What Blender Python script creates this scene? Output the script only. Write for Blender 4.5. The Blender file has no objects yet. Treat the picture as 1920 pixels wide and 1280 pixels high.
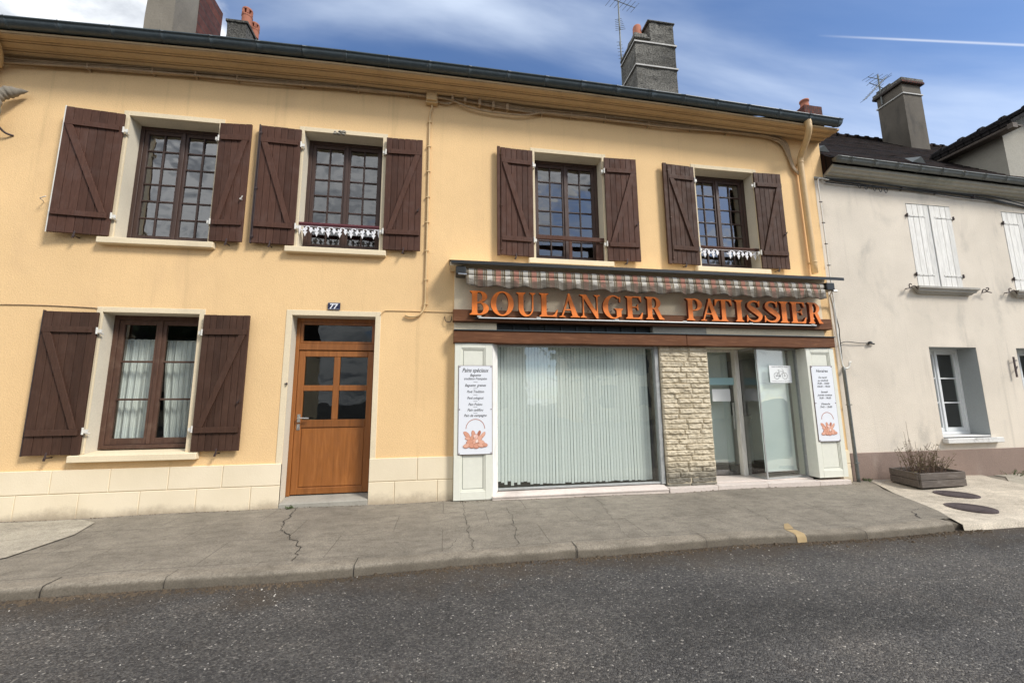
import bpy, bmesh, math, random
from mathutils import Vector, Matrix, noise
random.seed(7)
R = math.radians
C = bpy.context.scene.collection
S = bpy.context.scene

# ---------------------------------------------------------------- camera
YAW, PITCH, ROLL = R(9.29), R(8.37), R(-0.49)
fw = Vector((math.sin(YAW)*math.cos(PITCH), math.cos(YAW)*math.cos(PITCH), math.sin(PITCH)))
rt = Vector((math.cos(YAW), -math.sin(YAW), 0)); up = rt.cross(fw)
r2 = rt*math.cos(ROLL) + up*math.sin(ROLL); u2 = up*math.cos(ROLL) - rt*math.sin(ROLL)
cd = bpy.data.cameras.new('camera'); cam = bpy.data.objects.new('camera', cd); C.objects.link(cam)
M = Matrix((r2, u2, -fw)).transposed().to_4x4(); M.translation = Vector((0, -5.98, 1.357))
cam.matrix_world = M
cd.sensor_width = 36; cd.lens = 760/1920*36; cd.clip_start = .05; cd.clip_end = 5000
S.camera = cam

# ---------------------------------------------------------------- light
SUN_EL, SUN_AZ = 43, 47          # azimuth: degrees to the right of straight behind the camera
sd = Vector((math.sin(R(SUN_AZ))*math.cos(R(SUN_EL)), -math.cos(R(SUN_AZ))*math.cos(R(SUN_EL)), math.sin(R(SUN_EL))))
sl = bpy.data.lights.new('sun', 'SUN'); sun = bpy.data.objects.new('sun', sl); C.objects.link(sun)
sl.energy = 2.7; sl.angle = R(14); sl.color = (1, .95, .87)
sun.rotation_euler = (-sd).to_track_quat('-Z', 'Y').to_euler()
sun.location = sd*30

W = bpy.data.worlds.new('World'); S.world = W; W.use_nodes = True
nt = W.node_tree; nt.nodes.clear()
def N(nt, t, **k):
    n = nt.nodes.new(t)
    for a, v in k.items():
        if a == 'inp':
            for i, x in v.items(): n.inputs[i].default_value = x
        else: setattr(n, a, v)
    return n
def mth(nt, op, a, b=None, c=None, clamp=False):
    n = nt.nodes.new('ShaderNodeMath'); n.operation = op; n.use_clamp = clamp
    for i, x in enumerate((a, b, c)):
        if x is None: continue
        if isinstance(x, (int, float)): n.inputs[i].default_value = x
        else: nt.links.new(x, n.inputs[i])
    return n.outputs[0]
def ramp(nt, f, stops, interp='LINEAR'):
    n = nt.nodes.new('ShaderNodeValToRGB'); cr = n.color_ramp; cr.interpolation = interp
    while len(cr.elements) < len(stops): cr.elements.new(.5)
    for e, (p, c) in zip(cr.elements, stops):
        e.position = p; e.color = tuple(c)+(1,) if len(c) == 3 else c
    nt.links.new(f, n.inputs[0]); return n.outputs[0]
def mixc(nt, f, a, b, mode='MIX'):
    n = nt.nodes.new('ShaderNodeMix'); n.data_type = 'RGBA'; n.blend_type = mode
    for i, x in ((0, f), (6, a), (7, b)):
        if isinstance(x, (int, float)): n.inputs[i].default_value = x
        elif isinstance(x, tuple): n.inputs[i].default_value = x+(1,) if len(x) == 3 else x
        else: nt.links.new(x, n.inputs[i])
    return n.outputs[2]
sky = N(nt, 'ShaderNodeTexSky', sky_type='NISHITA', sun_disc=False, sun_elevation=R(SUN_EL),
        sun_rotation=R(180-SUN_AZ), air_density=1.0, dust_density=.6, ozone_density=2.2)
tc = N(nt, 'ShaderNodeTexCoord')
sep = N(nt, 'ShaderNodeSeparateXYZ'); nt.links.new(tc.outputs['Generated'], sep.inputs[0])
dx, dy, dz = sep.outputs
den = mth(nt, 'ADD', mth(nt, 'MAXIMUM', dz, 0), .18)
cx_, cy_ = mth(nt, 'DIVIDE', dx, den), mth(nt, 'DIVIDE', dy, den)
cmb = N(nt, 'ShaderNodeCombineXYZ'); nt.links.new(cx_, cmb.inputs[0]); nt.links.new(cy_, cmb.inputs[1])
# puffy clouds
n1 = N(nt, 'ShaderNodeTexNoise', inp={'Scale': 1.15, 'Detail': 9, 'Roughness': .56, 'Distortion': .25})
mp0 = N(nt, 'ShaderNodeMapping', inp={'Location': (3.1, 7.7, 0)})
nt.links.new(cmb.outputs[0], mp0.inputs[0]); nt.links.new(mp0.outputs[0], n1.inputs['Vector'])
# more cloud to the left of the view and behind the camera
left = mth(nt, 'MULTIPLY', mth(nt, 'ADD', dx, .23), -1.1)
left = mth(nt, 'MINIMUM', mth(nt, 'MAXIMUM', left, -.19), .42)
back = mth(nt, 'MINIMUM', mth(nt, 'MAXIMUM', mth(nt, 'MULTIPLY', dy, -.9), 0), .27)
cov = mth(nt, 'ADD', mth(nt, 'ADD', n1.outputs['Fac'], left), back)
cm = N(nt, 'ShaderNodeMapRange', interpolation_type='SMOOTHSTEP', inp={1: .55, 2: .65}); nt.links.new(cov, cm.inputs[0])
# cirrus streaks
mp = N(nt, 'ShaderNodeMapping', inp={'Rotation': (0, 0, R(-58)), 'Scale': (.45, 1.9, 1)})
nt.links.new(cmb.outputs[0], mp.inputs[0])
n2 = N(nt, 'ShaderNodeTexNoise', inp={'Scale': 1.0, 'Detail': 7, 'Roughness': .5, 'Distortion': .5}); nt.links.new(mp.outputs[0], n2.inputs['Vector'])
ci = N(nt, 'ShaderNodeMapRange', interpolation_type='SMOOTHSTEP', inp={1: .42, 2: .74, 4: .85}); nt.links.new(n2.outputs['Fac'], ci.inputs[0])
n3 = N(nt, 'ShaderNodeTexNoise', inp={'Scale': 3.8, 'Detail': 8, 'Roughness': .6, 'Distortion': .4}); nt.links.new(cmb.outputs[0], n3.inputs['Vector'])
ccol = ramp(nt, n3.outputs['Fac'], [(.34, (4.0, 4.3, 4.8)), (.45, (6.8, 7.1, 7.5)), (.53, (9.4, 9.6, 9.8))])
skyc = mixc(nt, 1.0, sky.outputs[0], (1.0, 1.12, 1.3), 'MULTIPLY')
c1 = mixc(nt, ci.outputs[0], skyc, (7.0, 7.9, 9.2))
c2 = mixc(nt, cm.outputs[0], c1, ccol)
# aircraft trail: thin band round a great circle, fading out at its old end
TRA, TRB = Vector(((0.6088, 0.5116, 0.6063))).normalized(), Vector(((0.7889, 0.3777, 0.4847))).normalized()
nrm = TRA.cross(TRB).normalized()
dt = N(nt, 'ShaderNodeVectorMath', operation='DOT_PRODUCT'); dt.inputs[1].default_value = nrm; nt.links.new(tc.outputs['Generated'], dt.inputs[0])
along = N(nt, 'ShaderNodeVectorMath', operation='DOT_PRODUCT'); along.inputs[1].default_value = (TRB-TRA*TRA.dot(TRB)).normalized(); nt.links.new(tc.outputs['Generated'], along.inputs[0])
band = mth(nt, 'SUBTRACT', 1, mth(nt, 'DIVIDE', mth(nt, 'ABSOLUTE', dt.outputs['Value']), .0022), clamp=True)
fade = N(nt, 'ShaderNodeMapRange', inp={1: 0, 2: .12, 4: .5}); nt.links.new(along.outputs['Value'], fade.inputs[0])
c3 = mixc(nt, mth(nt, 'MULTIPLY', band, fade.outputs[0]), c2, (8.0, 8.2, 8.5))
bg = N(nt, 'ShaderNodeBackground', inp={'Strength': .1}); nt.links.new(c3, bg.inputs[0])
out = N(nt, 'ShaderNodeOutputWorld'); nt.links.new(bg.outputs[0], out.inputs[0])
S.view_settings.view_transform = 'Standard'; S.view_settings.look = 'None'
S.view_settings.gamma = 1; S.view_settings.exposure = .50
S.render.engine = 'CYCLES'
S.cycles.max_bounces = 8; S.cycles.transparent_max_bounces = 12

# ---------------------------------------------------------------- materials
MATS = {}
def newmat(name):
    m = bpy.data.materials.new(name); m.use_nodes = True
    b = m.node_tree.nodes['Principled BSDF']; MATS[name] = m; return m, m.node_tree, b
def coords(nt, sc=(1, 1, 1), loc=(0, 0, 0), rot=(0, 0, 0)):
    t = N(nt, 'ShaderNodeTexCoord'); mpn = N(nt, 'ShaderNodeMapping', inp={'Scale': sc, 'Location': loc, 'Rotation': rot})
    nt.links.new(t.outputs['Object'], mpn.inputs[0]); return mpn.outputs[0]
def nz(nt, vec, scale, detail=5, rough=.55, dist=0):
    n = N(nt, 'ShaderNodeTexNoise', inp={'Scale': scale, 'Detail': detail, 'Roughness': rough, 'Distortion': dist})
    nt.links.new(vec, n.inputs['Vector']); return n.outputs['Fac']
def bump(nt, b, h, strength, dist, prev=None):
    n = N(nt, 'ShaderNodeBump', inp={'Strength': strength, 'Distance': dist}); nt.links.new(h, n.inputs['Height'])
    if prev is not None: nt.links.new(prev, n.inputs['Normal'])
    nt.links.new(n.outputs[0], b.inputs['Normal']); return n.outputs[0]
def col(c, k): return tuple(min(1, x*k) for x in c)
def per_island(nt, base, amt):
    g = N(nt, 'ShaderNodeNewGeometry'); return mixc(nt, 1, base, ramp(nt, g.outputs['Random Per Island'], [(0, (1-amt,)*3), (1, (1+amt,)*3)]), 'MULTIPLY')
def plaster(name, c, var=.10, sc=55, bs=.35, bd=.01, rough=.92, stain=None, grain=.06, stain_amt=.5, stsc=(1, 1, .35), streak=0, island=0):
    m, nt, b = newmat(name); v = coords(nt)
    big = ramp(nt, nz(nt, v, .9, 5), [(.3, col(c, 1-var)), (.7, col(c, 1+var))])
    g = ramp(nt, nz(nt, v, sc, 3, .7), [(.25, (1-grain*2,)*3), (.75, (1+grain,)*3)])
    base = mixc(nt, 1, big, g, 'MULTIPLY')
    if stain:
        v2 = coords(nt, stsc)
        s = N(nt, 'ShaderNodeMapRange', interpolation_type='SMOOTHSTEP', inp={1: .52, 2: .75, 4: stain_amt}); nt.links.new(nz(nt, v2, 1.6, 8, .62, .4), s.inputs[0])
        base = mixc(nt, s.outputs[0], base, stain)
    if streak:
        s = N(nt, 'ShaderNodeMapRange', interpolation_type='SMOOTHSTEP', inp={1: .56, 2: .74, 4: streak}); nt.links.new(nz(nt, coords(nt, (5, 5, .22)), 1.3, 6, .6, .2), s.inputs[0])
        base = mixc(nt, s.outputs[0], base, col(c, .55))
        s = N(nt, 'ShaderNodeMapRange', interpolation_type='SMOOTHSTEP', inp={1: .62, 2: .66, 4: .10}); nt.links.new(nz(nt, v, .7, 2, .4, .6), s.inputs[0]); base = mixc(nt, s.outputs[0], base, col(c, 1.2))
    if island: base = per_island(nt, base, island)
    nt.links.new(base, b.inputs['Base Color']); b.inputs['Roughness'].default_value = rough
    b.inputs['Specular IOR Level'].default_value = .25
    p = bump(nt, b, nz(nt, v, sc, 6, .65), bs, bd); bump(nt, b, nz(nt, v, 3, 3), .25, .02, p)
    return m
def wood(name, c, sc=(18, 18, 1.6), rough=.55, c2=None, bs=.25, spec=.4, dust=None):
    m, nt, b = newmat(name); v = coords(nt, sc)
    n = nz(nt, v, 2.5, 7, .6, .6)
    base = ramp(nt, n, [(.25, col(c, .72)), (.55, c), (.8, c2 or col(c, 1.3))])
    if dust:
        s = N(nt, 'ShaderNodeMapRange', inp={1: .5, 2: .8, 4: .55}); nt.links.new(nz(nt, coords(nt), 5, 8, .7), s.inputs[0])
        base = mixc(nt, s.outputs[0], base, dust)
    base = per_island(nt, base, .16)
    nt.links.new(base, b.inputs['Base Color'])
    rr = ramp(nt, nz(nt, coords(nt), 9, 5), [(.3, (rough-.1,)*3), (.7, (rough+.15,)*3)]); nt.links.new(rr, b.inputs['Roughness'])
    b.inputs['Specular IOR Level'].default_value = spec
    bump(nt, b, n, bs, .006); return m
def paint(name, c, rough=.5, metal=0, dirt=.12, bs=.1, spec=.5, sc=14):
    m, nt, b = newmat(name); v = coords(nt)
    base = ramp(nt, nz(nt, v, sc, 8, .7), [(.3, col(c, 1-dirt)), (.7, col(c, 1+dirt*.5))])
    nt.links.new(base, b.inputs['Base Color']); b.inputs['Roughness'].default_value = rough
    b.inputs['Metallic'].default_value = metal; b.inputs['Specular IOR Level'].default_value = spec
    bump(nt, b, nz(nt, v, sc*2, 4), bs, .005); return m
def flat(name, c, rough=.6):
    m, nt, b = newmat(name); b.inputs['Base Color'].default_value = tuple(c)+(1,); b.inputs['Roughness'].default_value = rough; return m
def glass(name, refl, tint=(.9, .95, .93), rough=.0, wav=.0, edge=.5):
    m = bpy.data.materials.new(name); m.use_nodes = True; nt = m.node_tree; nt.nodes.clear(); MATS[name] = m
    tr = N(nt, 'ShaderNodeBsdfTransparent'); tr.inputs[0].default_value = tint+(1,)
    gl = N(nt, 'ShaderNodeBsdfGlossy', inp={'Roughness': rough})
    mx = N(nt, 'ShaderNodeMixShader'); lw = N(nt, 'ShaderNodeLayerWeight', inp={'Blend': .35})
    f = mth(nt, 'ADD', mth(nt, 'MULTIPLY', lw.outputs['Facing'], edge), refl, clamp=True)
    nt.links.new(f, mx.inputs[0]); nt.links.new(tr.outputs[0], mx.inputs[1]); nt.links.new(gl.outputs[0], mx.inputs[2])
    if wav:
        bp = N(nt, 'ShaderNodeBump', inp={'Strength': wav, 'Distance': .05}); nt.links.new(nz(nt, coords(nt), 2.2, 2), bp.inputs['Height'])
        nt.links.new(bp.outputs[0], gl.inputs['Normal'])
    o = N(nt, 'ShaderNodeOutputMaterial'); nt.links.new(mx.outputs[0], o.inputs[0]); return m

m_wall = plaster('yellow_render', (.84, .578, .298), var=.05, sc=60, bs=.42, bd=.012, stain=(.66, .45, .25), stain_amt=.36, streak=.27)
m_wall2 = plaster('cream_smooth', (.78, .66, .46), var=.05, sc=70, bs=.12, stain=(.5, .42, .3), stain_amt=.35)
m_reveal = plaster('reveal_cream', (.66, .60, .48), var=.05, sc=60, bs=.12, stain=(.4, .36, .29), stain_amt=.35)
m_signboard = plaster('signboard_cream', (.84, .71, .51), var=.05, sc=40, bs=.15, stain=(.42, .38, .3), stain_amt=.4)
m_white = plaster('grey_white_render', (.72, .645, .54), var=.09, sc=60, bs=.6, bd=.012, stain=(.44, .405, .35), stain_amt=.75, stsc=(1, 1, .5), streak=.30)
m_plinthpink = plaster('brown_plinth_render', (.27, .20, .165), var=.14, sc=50, bs=.6, stain=(.42, .36, .3), stain_amt=.5)
m_cement = plaster('cement', (.36, .34, .29), var=.15, sc=30, bs=.5, stain=(.2, .19, .17), stain_amt=.7)
m_greyrev = plaster('grey_reveal', (.36, .38, .38), var=.04, sc=60, bs=.1)
m_pillar = paint('ivory_painted_panel', (.76, .76, .66), .45, dirt=.05)
m_step = plaster('pinkish_stone_tile', (.66, .58, .52), var=.08, sc=25, bs=.15, rough=.5, stain=(.36, .31, .27), stain_amt=.5)
m_brown = wood('brown_stained_shutter', (.082, .040, .028), sc=(22, 22, 2), rough=.62, bs=.45, spec=.15, dust=(.115, .075, .064))
m_brown_old = wood('weathered_brown_shutter', (.062, .031, .020), sc=(22, 22, 2), rough=.65, bs=.5, spec=.22, dust=(.095, .055, .04))
m_frame = wood('dark_brown_frame', (.055, .031, .024), sc=(22, 22, 2), rough=.5)
m_oldframe = wood('worn_brown_frame', (.085, .043, .028), sc=(14, 14, 2), rough=.7, dust=(.20, .14, .10))
m_door = wood('golden_oak_door', (.27, .096, .022), sc=(9, 9, .8), rough=.38, c2=(.36, .14, .038), bs=.06, spec=.5)
m_beam = wood('brown_wooden_beam', (.135, .056, .026), sc=(1.4, 14, 14), rough=.65, spec=.2, c2=(.25, .12, .06), bs=.5)
m_cornice = plaster('ochre_cornice', (.55, .388, .215), var=.06, sc=30, bs=.15, stain=(.34, .235, .13), stain_amt=.5)
m_gutter = paint('dark_grey_gutter', (.055, .075, .085), .42, dirt=.25)
m_zinc = paint('weathered_zinc', (.15, .162, .155), .5, metal=.2, dirt=.25)
m_pipe = paint('cream_pipe', (.62, .43, .215), .55, dirt=.12)
m_cable = paint('painted_cable', (.42, .30, .18), .7, dirt=.25)
m_black = paint('black_metal', (.012, .014, .014), .4)
m_blackcable = paint('black_cable', (.03, .03, .03), .6)
m_iron = paint('brown_iron', (.05, .03, .028), .6, dirt=.3)
m_alu = paint('dull_aluminium', (.40, .41, .40), .5, metal=.1, dirt=.2)
m_steel = paint('brushed_steel', (.6, .6, .58), .3, metal=.9)
m_whitem = paint('white_metal', (.72, .70, .64), .45)
m_whitew = wood('white_painted_wood', (.72, .70, .65), sc=(20, 20, 2), rough=.6, c2=(.80, .78, .73), bs=.3)
m_pvc = paint('white_plastic', (.74, .76, .76), .35, dirt=.03)
m_red = paint('dark_red_rail', (.12, .022, .03), .5)
m_orange = paint('orange_letter_face', (.92, .225, .025), .5, dirt=.25, sc=9)
m_orside = paint('shaded_letter_side', (.16, .03, .012), .6)  # dark letter returns, with their shade painted into the colour
m_terra = plaster('terracotta', (.42, .17, .11), var=.12, sc=30, bs=.2)
m_glass_up = glass('window_glass_upper', .15, wav=.2)
m_glass_low = glass('window_glass_ground', .03, wav=.08)
m_glass_door = glass('door_glass', .03, tint=(.5, .55, .55), wav=.05)
m_glass_shop = glass('shop_window_glass', .085, tint=(.97, .99, .98), wav=.05, edge=.35)
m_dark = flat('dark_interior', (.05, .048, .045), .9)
m_inwall = flat('interior_wall', (.22, .21, .19), .9)
m_signwhite = paint('white_sign_panel', (.80, .82, .86), .35, dirt=.02)
m_ink = flat('dark_ink', (.03, .03, .035)); m_paper = flat('paper', (.78, .80, .80), .8)
m_border = flat('sign_border', (.16, .10, .09)); m_navy = flat('navy_enamel', (.008, .012, .05), .3); m_enamel = flat('white_enamel', (.8, .8, .82), .3)

# stone face
m, nt, b = newmat('split_stone'); v = coords(nt)
n_ = nz(nt, v, 9, 8, .65); base = ramp(nt, n_, [(.25, (.41, .34, .23)), (.5, (.59, .51, .37)), (.75, (.72, .64, .49))])
sp = N(nt, 'ShaderNodeSeparateXYZ'); nt.links.new(v, sp.inputs[0])
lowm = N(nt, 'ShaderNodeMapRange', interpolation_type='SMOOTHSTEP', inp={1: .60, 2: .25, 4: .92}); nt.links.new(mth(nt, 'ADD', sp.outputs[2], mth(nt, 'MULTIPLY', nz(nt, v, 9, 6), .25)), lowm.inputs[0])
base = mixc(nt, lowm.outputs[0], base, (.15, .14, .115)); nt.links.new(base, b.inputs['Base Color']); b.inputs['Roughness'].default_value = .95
bump(nt, b, nz(nt, v, 45, 8, .7), .5, .012); m_stone = m
m_mortar = flat('mortar', (.50, .43, .31), .95); m_mortar2 = flat('plinth_mortar', (.66, .56, .40), .95)
# plinth: cream blocks, splashed dark near the pavement
m, nt, b = newmat('cream_plinth'); v = coords(nt)
base = ramp(nt, nz(nt, v, 1.2, 6), [(.3, (.74, .635, .455)), (.7, (.84, .73, .54))])
sp = N(nt, 'ShaderNodeSeparateXYZ'); nt.links.new(v, sp.inputs[0])
lm = N(nt, 'ShaderNodeMapRange', interpolation_type='SMOOTHSTEP', inp={1: .15, 2: -.03, 4: .7})
nt.links.new(mth(nt, 'ADD', sp.outputs[2], mth(nt, 'ADD', mth(nt, 'MULTIPLY', mth(nt, 'SUBTRACT', nz(nt, v, 11, 10, .8), .47), .22), mth(nt, 'MULTIPLY', mth(nt, 'SUBTRACT', nz(nt, v, .9, 2), .5), .35))), lm.inputs[0])
base = mixc(nt, lm.outputs[0], base, (.27, .205, .14))
nt.links.new(base, b.inputs['Base Color']); b.inputs['Roughness'].default_value = .9; bump(nt, b, nz(nt, v, 60, 5), .25, .006); m_plinth = m
# chimney renders
m_chimgrey = plaster('lichen_grey_render', (.16, .153, .135), var=.4, sc=26, bs=1, bd=.03, stain=(.055, .052, .05), stain_amt=.9, grain=.75, stsc=(3.5, 3.5, 3.5))
m_chimtan = plaster('tan_grey_render', (.23, .205, .165), var=.16, sc=30, bs=.5, stain=(.17, .15, .125), stain_amt=.6)
def tiles(name, c1, c2, bw, rh, mort, msize, bs, sc=1.0, bd=.02, rot=(0, 0, 0)):
    m, nt, b = newmat(name); v = coords(nt, (1, 1, 1), rot=rot)
    br = N(nt, 'ShaderNodeTexBrick', inp={'Color1': c1+(1,), 'Color2': c2+(1,), 'Mortar': mort+(1,), 'Scale': sc, 'Mortar Size': msize, 'Brick Width': bw, 'Row Height': rh, 'Bias': 0})
    nt.links.new(v, br.inputs['Vector'])
    g = ramp(nt, nz(nt, v, 8, 8, .7), [(.25, (.6,)*3), (.75, (1.3,)*3)])
    nt.links.new(mixc(nt, 1, br.outputs['Color'], g, 'MULTIPLY'), b.inputs['Base Color']); b.inputs['Roughness'].default_value = .95; b.inputs['Specular IOR Level'].default_value = .12
    inv = mth(nt, 'SUBTRACT', 1, br.outputs['Fac']); p = bump(nt, b, inv, bs, bd); bump(nt, b, nz(nt, v, 20, 5), .4, .01, p); return m
m_brick = tiles('old_brick', (.16, .06, .045), (.10, .05, .045), .22, .07, (.07, .06, .055), .012, .6, rot=(R(90), 0, R(90)))
m_rooftile = tiles('dark_clay_roof_tile', (.026, .016, .013), (.017, .012, .010), .17, .11, (.008, .007, .007), .012, 1.0, bd=.03)
m_slatetile = tiles('grey_roof_tile', (.030, .026, .025), (.020, .019, .020), .2, .14, (.01, .01, .01), .012, 1.0, bd=.03)
m_floor = tiles('brown_floor_tile', (.09, .055, .045), (.07, .045, .038), .3, .3, (.03, .025, .02), .008, .2)

# asphalt
m, nt, b = newmat('asphalt'); v = coords(nt)
vo = N(nt, 'ShaderNodeTexVoronoi', inp={'Scale': 95, 'Randomness': 1}); nt.links.new(v, vo.inputs['Vector'])
chip = ramp(nt, N(nt, 'ShaderNodeSeparateColor').outputs[0], [(0, (0, 0, 0)), (1, (1, 1, 1))])
sc_ = nt.nodes[-2] if False else [n for n in nt.nodes if n.bl_idname == 'ShaderNodeSeparateColor'][0]
nt.links.new(vo.outputs['Color'], sc_.inputs[0])
rmp = [n for n in nt.nodes if n.bl_idname == 'ShaderNodeValToRGB'][0]
cr = rmp.color_ramp
for e in list(cr.elements)[1:]: cr.elements.remove(e)
cr.elements[0].position = 0; cr.elements[0].color = (.045, .044, .043, 1)
for p_, c_ in ((.40, (.070, .068, .066)), (.74, (.102, .099, .094)), (.94, (.135, .13, .12)), (.98, (.18, .17, .155)), (.994, (.28, .27, .245)), (1, (.45, .43, .4))):
    e = cr.elements.new(p_); e.color = c_+(1,)
patch = ramp(nt, nz(nt, v, .55, 8, .62, .5), [(.28, (.72, .71, .71)), (.5, (1.15, 1.12, 1.08)), (.72, (1.6, 1.48, 1.34))])
patch = mixc(nt, 1, patch, ramp(nt, nz(nt, coords(nt, (.16, 1.1, 1)), 1.4, 5, .55, .3), [(.32, (.74,)*3), (.62, (1.16,)*3)]), 'MULTIPLY')
vb = N(nt, 'ShaderNodeTexVoronoi', inp={'Scale': 34}); nt.links.new(v, vb.inputs['Vector']); sb = N(nt, 'ShaderNodeSeparateColor'); nt.links.new(vb.outputs['Color'], sb.inputs[0])
big_chip = mth(nt, 'MULTIPLY', mth(nt, 'GREATER_THAN', sb.outputs[1], .965), mth(nt, 'LESS_THAN', vb.outputs['Distance'], .0125*25))
base = mixc(nt, 1, rmp.outputs[0], patch, 'MULTIPLY')
base = mixc(nt, mth(nt, 'MULTIPLY', big_chip, ramp(nt, nz(nt, v, .8, 4), [(.42, (.0,)*3), (.62, (.8,)*3)])), base, (.34, .31, .27)); fine = ramp(nt, nz(nt, v, 260, 2, .7), [(.3, (.6,)*3), (.7, (1.35,)*3)]); base = mixc(nt, 1, base, fine, 'MULTIPLY')
gr = N(nt, 'ShaderNodeMapRange', interpolation_type='SMOOTHSTEP', inp={1: .58, 2: .72, 4: .35}); nt.links.new(nz(nt, v, 1.7, 8, .65), gr.inputs[0])
base = mixc(nt, gr.outputs[0], base, (.085, .062, .045))
nt.links.new(base, b.inputs['Base Color']); b.inputs['Roughness'].default_value = .85; b.inputs['Specular IOR Level'].default_value = .3
spy = N(nt, 'ShaderNodeSeparateXYZ'); nt.links.new(v, spy.inputs[0])
kd = N(nt, 'ShaderNodeMapRange', interpolation_type='SMOOTHSTEP', inp={1: -2.75, 2: -2.1, 4: .75}); nt.links.new(mth(nt, 'ADD', spy.outputs[1], mth(nt, 'MULTIPLY', mth(nt, 'SUBTRACT', nz(nt, v, 2.3, 8, .7), .56), 1.5)), kd.inputs[0])
base = mixc(nt, kd.outputs[0], base, mixc(nt, nz(nt, v, 60, 3), (.035, .028, .02), (.12, .09, .062))); nt.links.new(base, b.inputs['Base Color'])
hh = mth(nt, 'SUBTRACT', .6, vo.outputs['Distance'])
p = bump(nt, b, hh, .9, .012); bump(nt, b, nz(nt, v, 30, 6, .7), .5, .02, p); m_asphalt = m
# pavement concrete
def pave(name, c, lines=True, dirt=(.12, .105, .085), rot=0, grime=False):
    m, nt, b = newmat(name); v = coords(nt)
    base = ramp(nt, nz(nt, v, 1.1, 8, .62, .3), [(.28, col(c, .74)), (.5, c), (.75, col(c, 1.22))])
    v3 = coords(nt, (1, 1.6, 1)); st = ramp(nt, nz(nt, v3, 5, 10, .75), [(.33, (.72,)*3), (.5, (1,)*3), (.68, (1.2,)*3)]); base = mixc(nt, 1, base, st, 'MULTIPLY')
    g = ramp(nt, nz(nt, v, 75, 5, .8), [(.34, (.62,)*3), (.5, (1,)*3), (.66, (1.35,)*3)]); base = mixc(nt, 1, base, g, 'MULTIPLY')
    p = bump(nt, b, nz(nt, v, 90, 6, .7), .5, .008)
    if lines:
        br = N(nt, 'ShaderNodeTexBrick', inp={'Scale': 1, 'Mortar Size': .005, 'Mortar Smooth': .2, 'Brick Width': 1.05, 'Row Height': .62, 'Color1': (0, 0, 0, 1), 'Color2': (0, 0, 0, 1), 'Mortar': (1, 1, 1, 1)})
        w = N(nt, 'ShaderNodeVectorMath', operation='ADD'); nn = N(nt, 'ShaderNodeTexNoise', inp={'Scale': 3, 'Detail': 3}); nt.links.new(v, nn.inputs['Vector'])
        ws = N(nt, 'ShaderNodeVectorMath', operation='SCALE', inp={'Scale': .02}); nt.links.new(nn.outputs['Color'], ws.inputs[0])
        nt.links.new(v, w.inputs[0]); nt.links.new(ws.outputs[0], w.inputs[1]); nt.links.new(w.outputs[0], br.inputs['Vector'])
        vis = N(nt, 'ShaderNodeMapRange', inp={1: .38, 2: .5, 4: .8}); nt.links.new(nz(nt, v, 1.3, 4), vis.inputs[0])
        ln = mth(nt, 'MULTIPLY', br.outputs['Fac'], vis.outputs[0]); base = mixc(nt, ln, base, dirt)
        p = bump(nt, b, mth(nt, 'SUBTRACT', 1, ln), .6, .006, p)
    dm = N(nt, 'ShaderNodeMapRange', interpolation_type='SMOOTHSTEP', inp={1: .56, 2: .72, 4: .45}); nt.links.new(nz(nt, v, 2.1, 9, .7, .5), dm.inputs[0])
    base = mixc(nt, dm.outputs[0], base, dirt)
    sp2 = N(nt, 'ShaderNodeMapRange', interpolation_type='SMOOTHSTEP', inp={1: .64, 2: .70, 4: .5}); nt.links.new(nz(nt, v, 14, 4, .6), sp2.inputs[0]); base = mixc(nt, sp2.outputs[0], base, col(c, .62))
    if grime:
        sz = N(nt, 'ShaderNodeSeparateXYZ'); nt.links.new(v, sz.inputs[0])
        gm = N(nt, 'ShaderNodeMapRange', interpolation_type='SMOOTHSTEP', inp={1: -.030, 2: -.06, 4: .62}); nt.links.new(mth(nt, 'ADD', sz.outputs[2], mth(nt, 'MULTIPLY', mth(nt, 'SUBTRACT', nz(nt, v, 12, 7, .7), .5), .035)), gm.inputs[0]); base = mixc(nt, gm.outputs[0], base, (.075, .062, .046))
    nt.links.new(base, b.inputs['Base Color']); b.inputs['Roughness'].default_value = .9; b.inputs['Specular IOR Level'].default_value = .25; return m
m_pave = pave('grey_brown_concrete', (.225, .20, .16))
m_slab = pave('pale_concrete', (.50, .44, .35), lines=False, dirt=(.26, .22, .17))
m_slab2 = pave('patched_concrete', (.38, .345, .275), lines=False, dirt=(.18, .16, .13))
m_kerb = pave('kerb_concrete', (.235, .205, .16), lines=False, dirt=(.09, .075, .055), grime=True)
m_crack = flat('crack_dirt', (.028, .024, .02), 1)
m_cover = paint('rusty_dark_cover', (.075, .055, .055), .8, dirt=.3)
m_oldwood = wood('weathered_grey_planks', (.115, .095, .08), sc=(2, 16, 16), rough=.85, c2=(.21, .185, .165), bs=.7)
m_soil = plaster('soil', (.05, .035, .028), var=.3, sc=30, bs=1, bd=.03)
m_twig = flat('dry_stem', (.17, .115, .08), .9); m_leafdry = flat('dry_leaf', (.13, .11, .055), .9); m_leafg = flat('weed_leaf', (.07, .10, .03), .8)
m_treeleaf = flat('tree_leaf', (.05, .09, .03), .8); m_bark = flat('bark', (.1, .07, .05), .9)
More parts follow.
